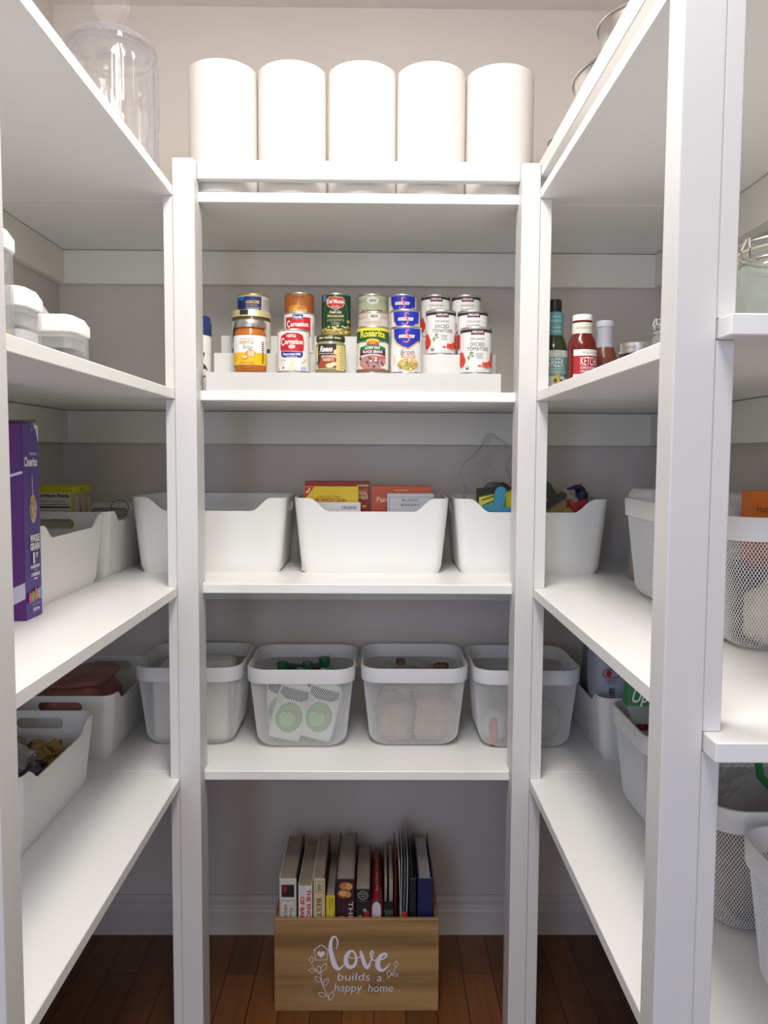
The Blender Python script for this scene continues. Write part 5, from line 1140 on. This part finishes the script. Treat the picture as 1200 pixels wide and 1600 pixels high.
# red book with its rounded spine upwards
t = thing('cookbook', 'red book with its rounded spine turned upwards', 'book', (0.0045, 1.795, 0.0085), 0, 'cookbooks in the wooden crate')
b = MB(); arc = [(0.0125*cos(a*pi/10), 0.012*sin(a*pi/10)) for a in range(11)]
o1 = [(0.0125, 0)]+[(x, 0.228+z) for x, z in arc]+[(-0.0125, 0)]
i1 = [(-0.0102, 0)]+[(x*0.8, 0.228+z*0.8) for x, z in arc[::-1]]+[(0.0102, 0)]
b.loft([[(x, y, z) for x, z in o1+i1] for y in (-0.105, 0.105)], C('8E1820', 0.4)); bmesh.ops.recalc_face_normals(b.bm, faces=list(b.bm.faces))
b.art([('text', 'Betty & Friends Cook Book', 0, 0.0, 0.007, {'w': 0.15, 'rot': pi/2}, C('C8A8A0'))], lambda u, v, o: (u, v, 0.2402+o-abs(u)*0.1))
part('cover', b, t)
b = MB(); b.loft([[(x*0.78, y, z) for x, z in [(0.0125, 0.001)]+[(x, 0.214+zz*1.2) for x, zz in arc]+[(-0.0125, 0.001)]] for y in (-0.100, 0.100)], mat('pale_pages', 'CFCBD4', 0.9)); bmesh.ops.recalc_face_normals(b.bm, faces=list(b.bm.faces)); part('pages', b, t)
# two thin booklets, fore edge forward
for x, w, h, lab in ((0.0255, 0.008, 0.262, 'thin booklet showing cream pages, left one of two beside the red book'), (0.0375, 0.011, 0.258, 'thin booklet showing cream pages, right one of two beside the red book')):
    t = thing('booklet', lab, 'book', (x, 1.835, 0.0085), 0, 'thin booklets in the crate')
    b = MB(); b.box(-w/2, -w/2+0.0012, -0.08, 0.08, 0, h-0.008, C('2A2A2C', 0.5)); b.box(w/2-0.0012, w/2, -0.08, 0.08, 0, h-0.008, C('2A2A2C', 0.5)); part('cover', b, t)
    b = MB(); b.box(-w/2+0.0013, w/2-0.0013, -0.079, 0.079, 0.001, h-0.010, mat('cream_pages', 'B7AC92', 0.9)); part('pages', b, t)
t = thing('binder_spiral', 'small black notebook lying low in front of the cream booklets', 'notebook', (0.0315, 1.715, 0.0085), 0)
b = MB(); b.box(-0.012, 0.012, -0.018, 0.018, 0, 0.208, C('1C2018', 0.5), 0.002, 2); part('cover', b, t)
b = MB()
for q in range(4): b.tube([(-0.006+0.0045*q, -0.019+0.004*cos(a*pi/6), 0.200+0.006*sin(a*pi/6)) for a in range(13)], 0.0007, C('8A8A88', 0.4), 5)
part('coil', b, t)
b = MB(); b.box(-0.0013, 0.0013, -0.09, 0.09, 0, 0.285, C('8E2420', 0.45), 0.0006, 1)
solo('folder', b, 'thin red folder standing between booklets and clear sleeves', 'folder', (0.0475, 1.815, 0.0085), group='folders in the crate')
# clear sleeves with papers
t = thing('document_sleeve', 'bundle of clear sleeves with white papers, left of the black folder', 'folder', (0.0635, 1.805, 0.0085), 0, 'folders in the crate')
SLV = clear('sleeve', 'D4D2D4', 0.55, 0.12, 0.5)
b = MB()
for q, x in enumerate((-0.0105, -0.007, -0.0035, 0.0, 0.0035, 0.007)):
    b.loft([[(x+0.004*sin(z*9+q), y0, z), (x+0.0008+0.004*sin(z*9+q), y0, z), (x+0.0008+0.004*sin(z*9+q), 0.09, z+0.01), (x+0.004*sin(z*9+q), 0.09, z+0.01)] for z, y0 in ((0, -0.10), (0.08, -0.10), (0.16, -0.098), (0.23, -0.092), (0.275+0.004*(q % 3), -0.080), (0.298+0.005*(q % 2), -0.060))], SLV if q % 2 == 0 else PAPERW)
part('sleeves', b, t)
b = MB(); b.box(-0.002, 0.010, -0.1012, -0.1004, 0.185, 0.200, C('C8482A', 0.4)); part('sticker', b, t, 'orange sticker')
def binder(lab, x, w, h, m, dz, lean, depth=0.21, papers=None):
    t = thing('ring_binder', lab, 'binder', (x, 1.80, 0.0085), 0, 'folders in the crate'); t.rotation_euler = (0, lean, 0)
    b = MB(); c = 0.002
    b.box(-w/2, -w/2+c, -depth/2, depth/2, 0, h, m, 0.0006, 1); b.box(w/2-c, w/2, -depth/2, depth/2, 0, h, m, 0.0006, 1); part('cover', b, t)
    b = MB(); b.box(-w/2, w/2, -depth/2-c, -depth/2+0.0002, 0, h, m, 0.0008, 1); part('spine', b, t)
    b = MB(); b.box(-w/2+c+0.002, w/2-c-0.003, -depth/2+0.006, depth/2-0.012, 0.002, h-0.006, papers or PAPERW); part('papers', b, t)
binder('black folder leaning between the clear sleeves and the blue binder', 0.0850, 0.014, 0.283, C('1A1C22', 0.4), 0, 0.0, papers=C('2A2C30', 0.4))
binder('dark blue ring binder at the right end of the crate', 0.1125, 0.034, 0.284, C('1B2350', 0.4), 0, 0.0, papers=mat('sleeve_stack', 'A9A6A4', 0.4, bump=0.5, bscale=(200, 4, 4)))
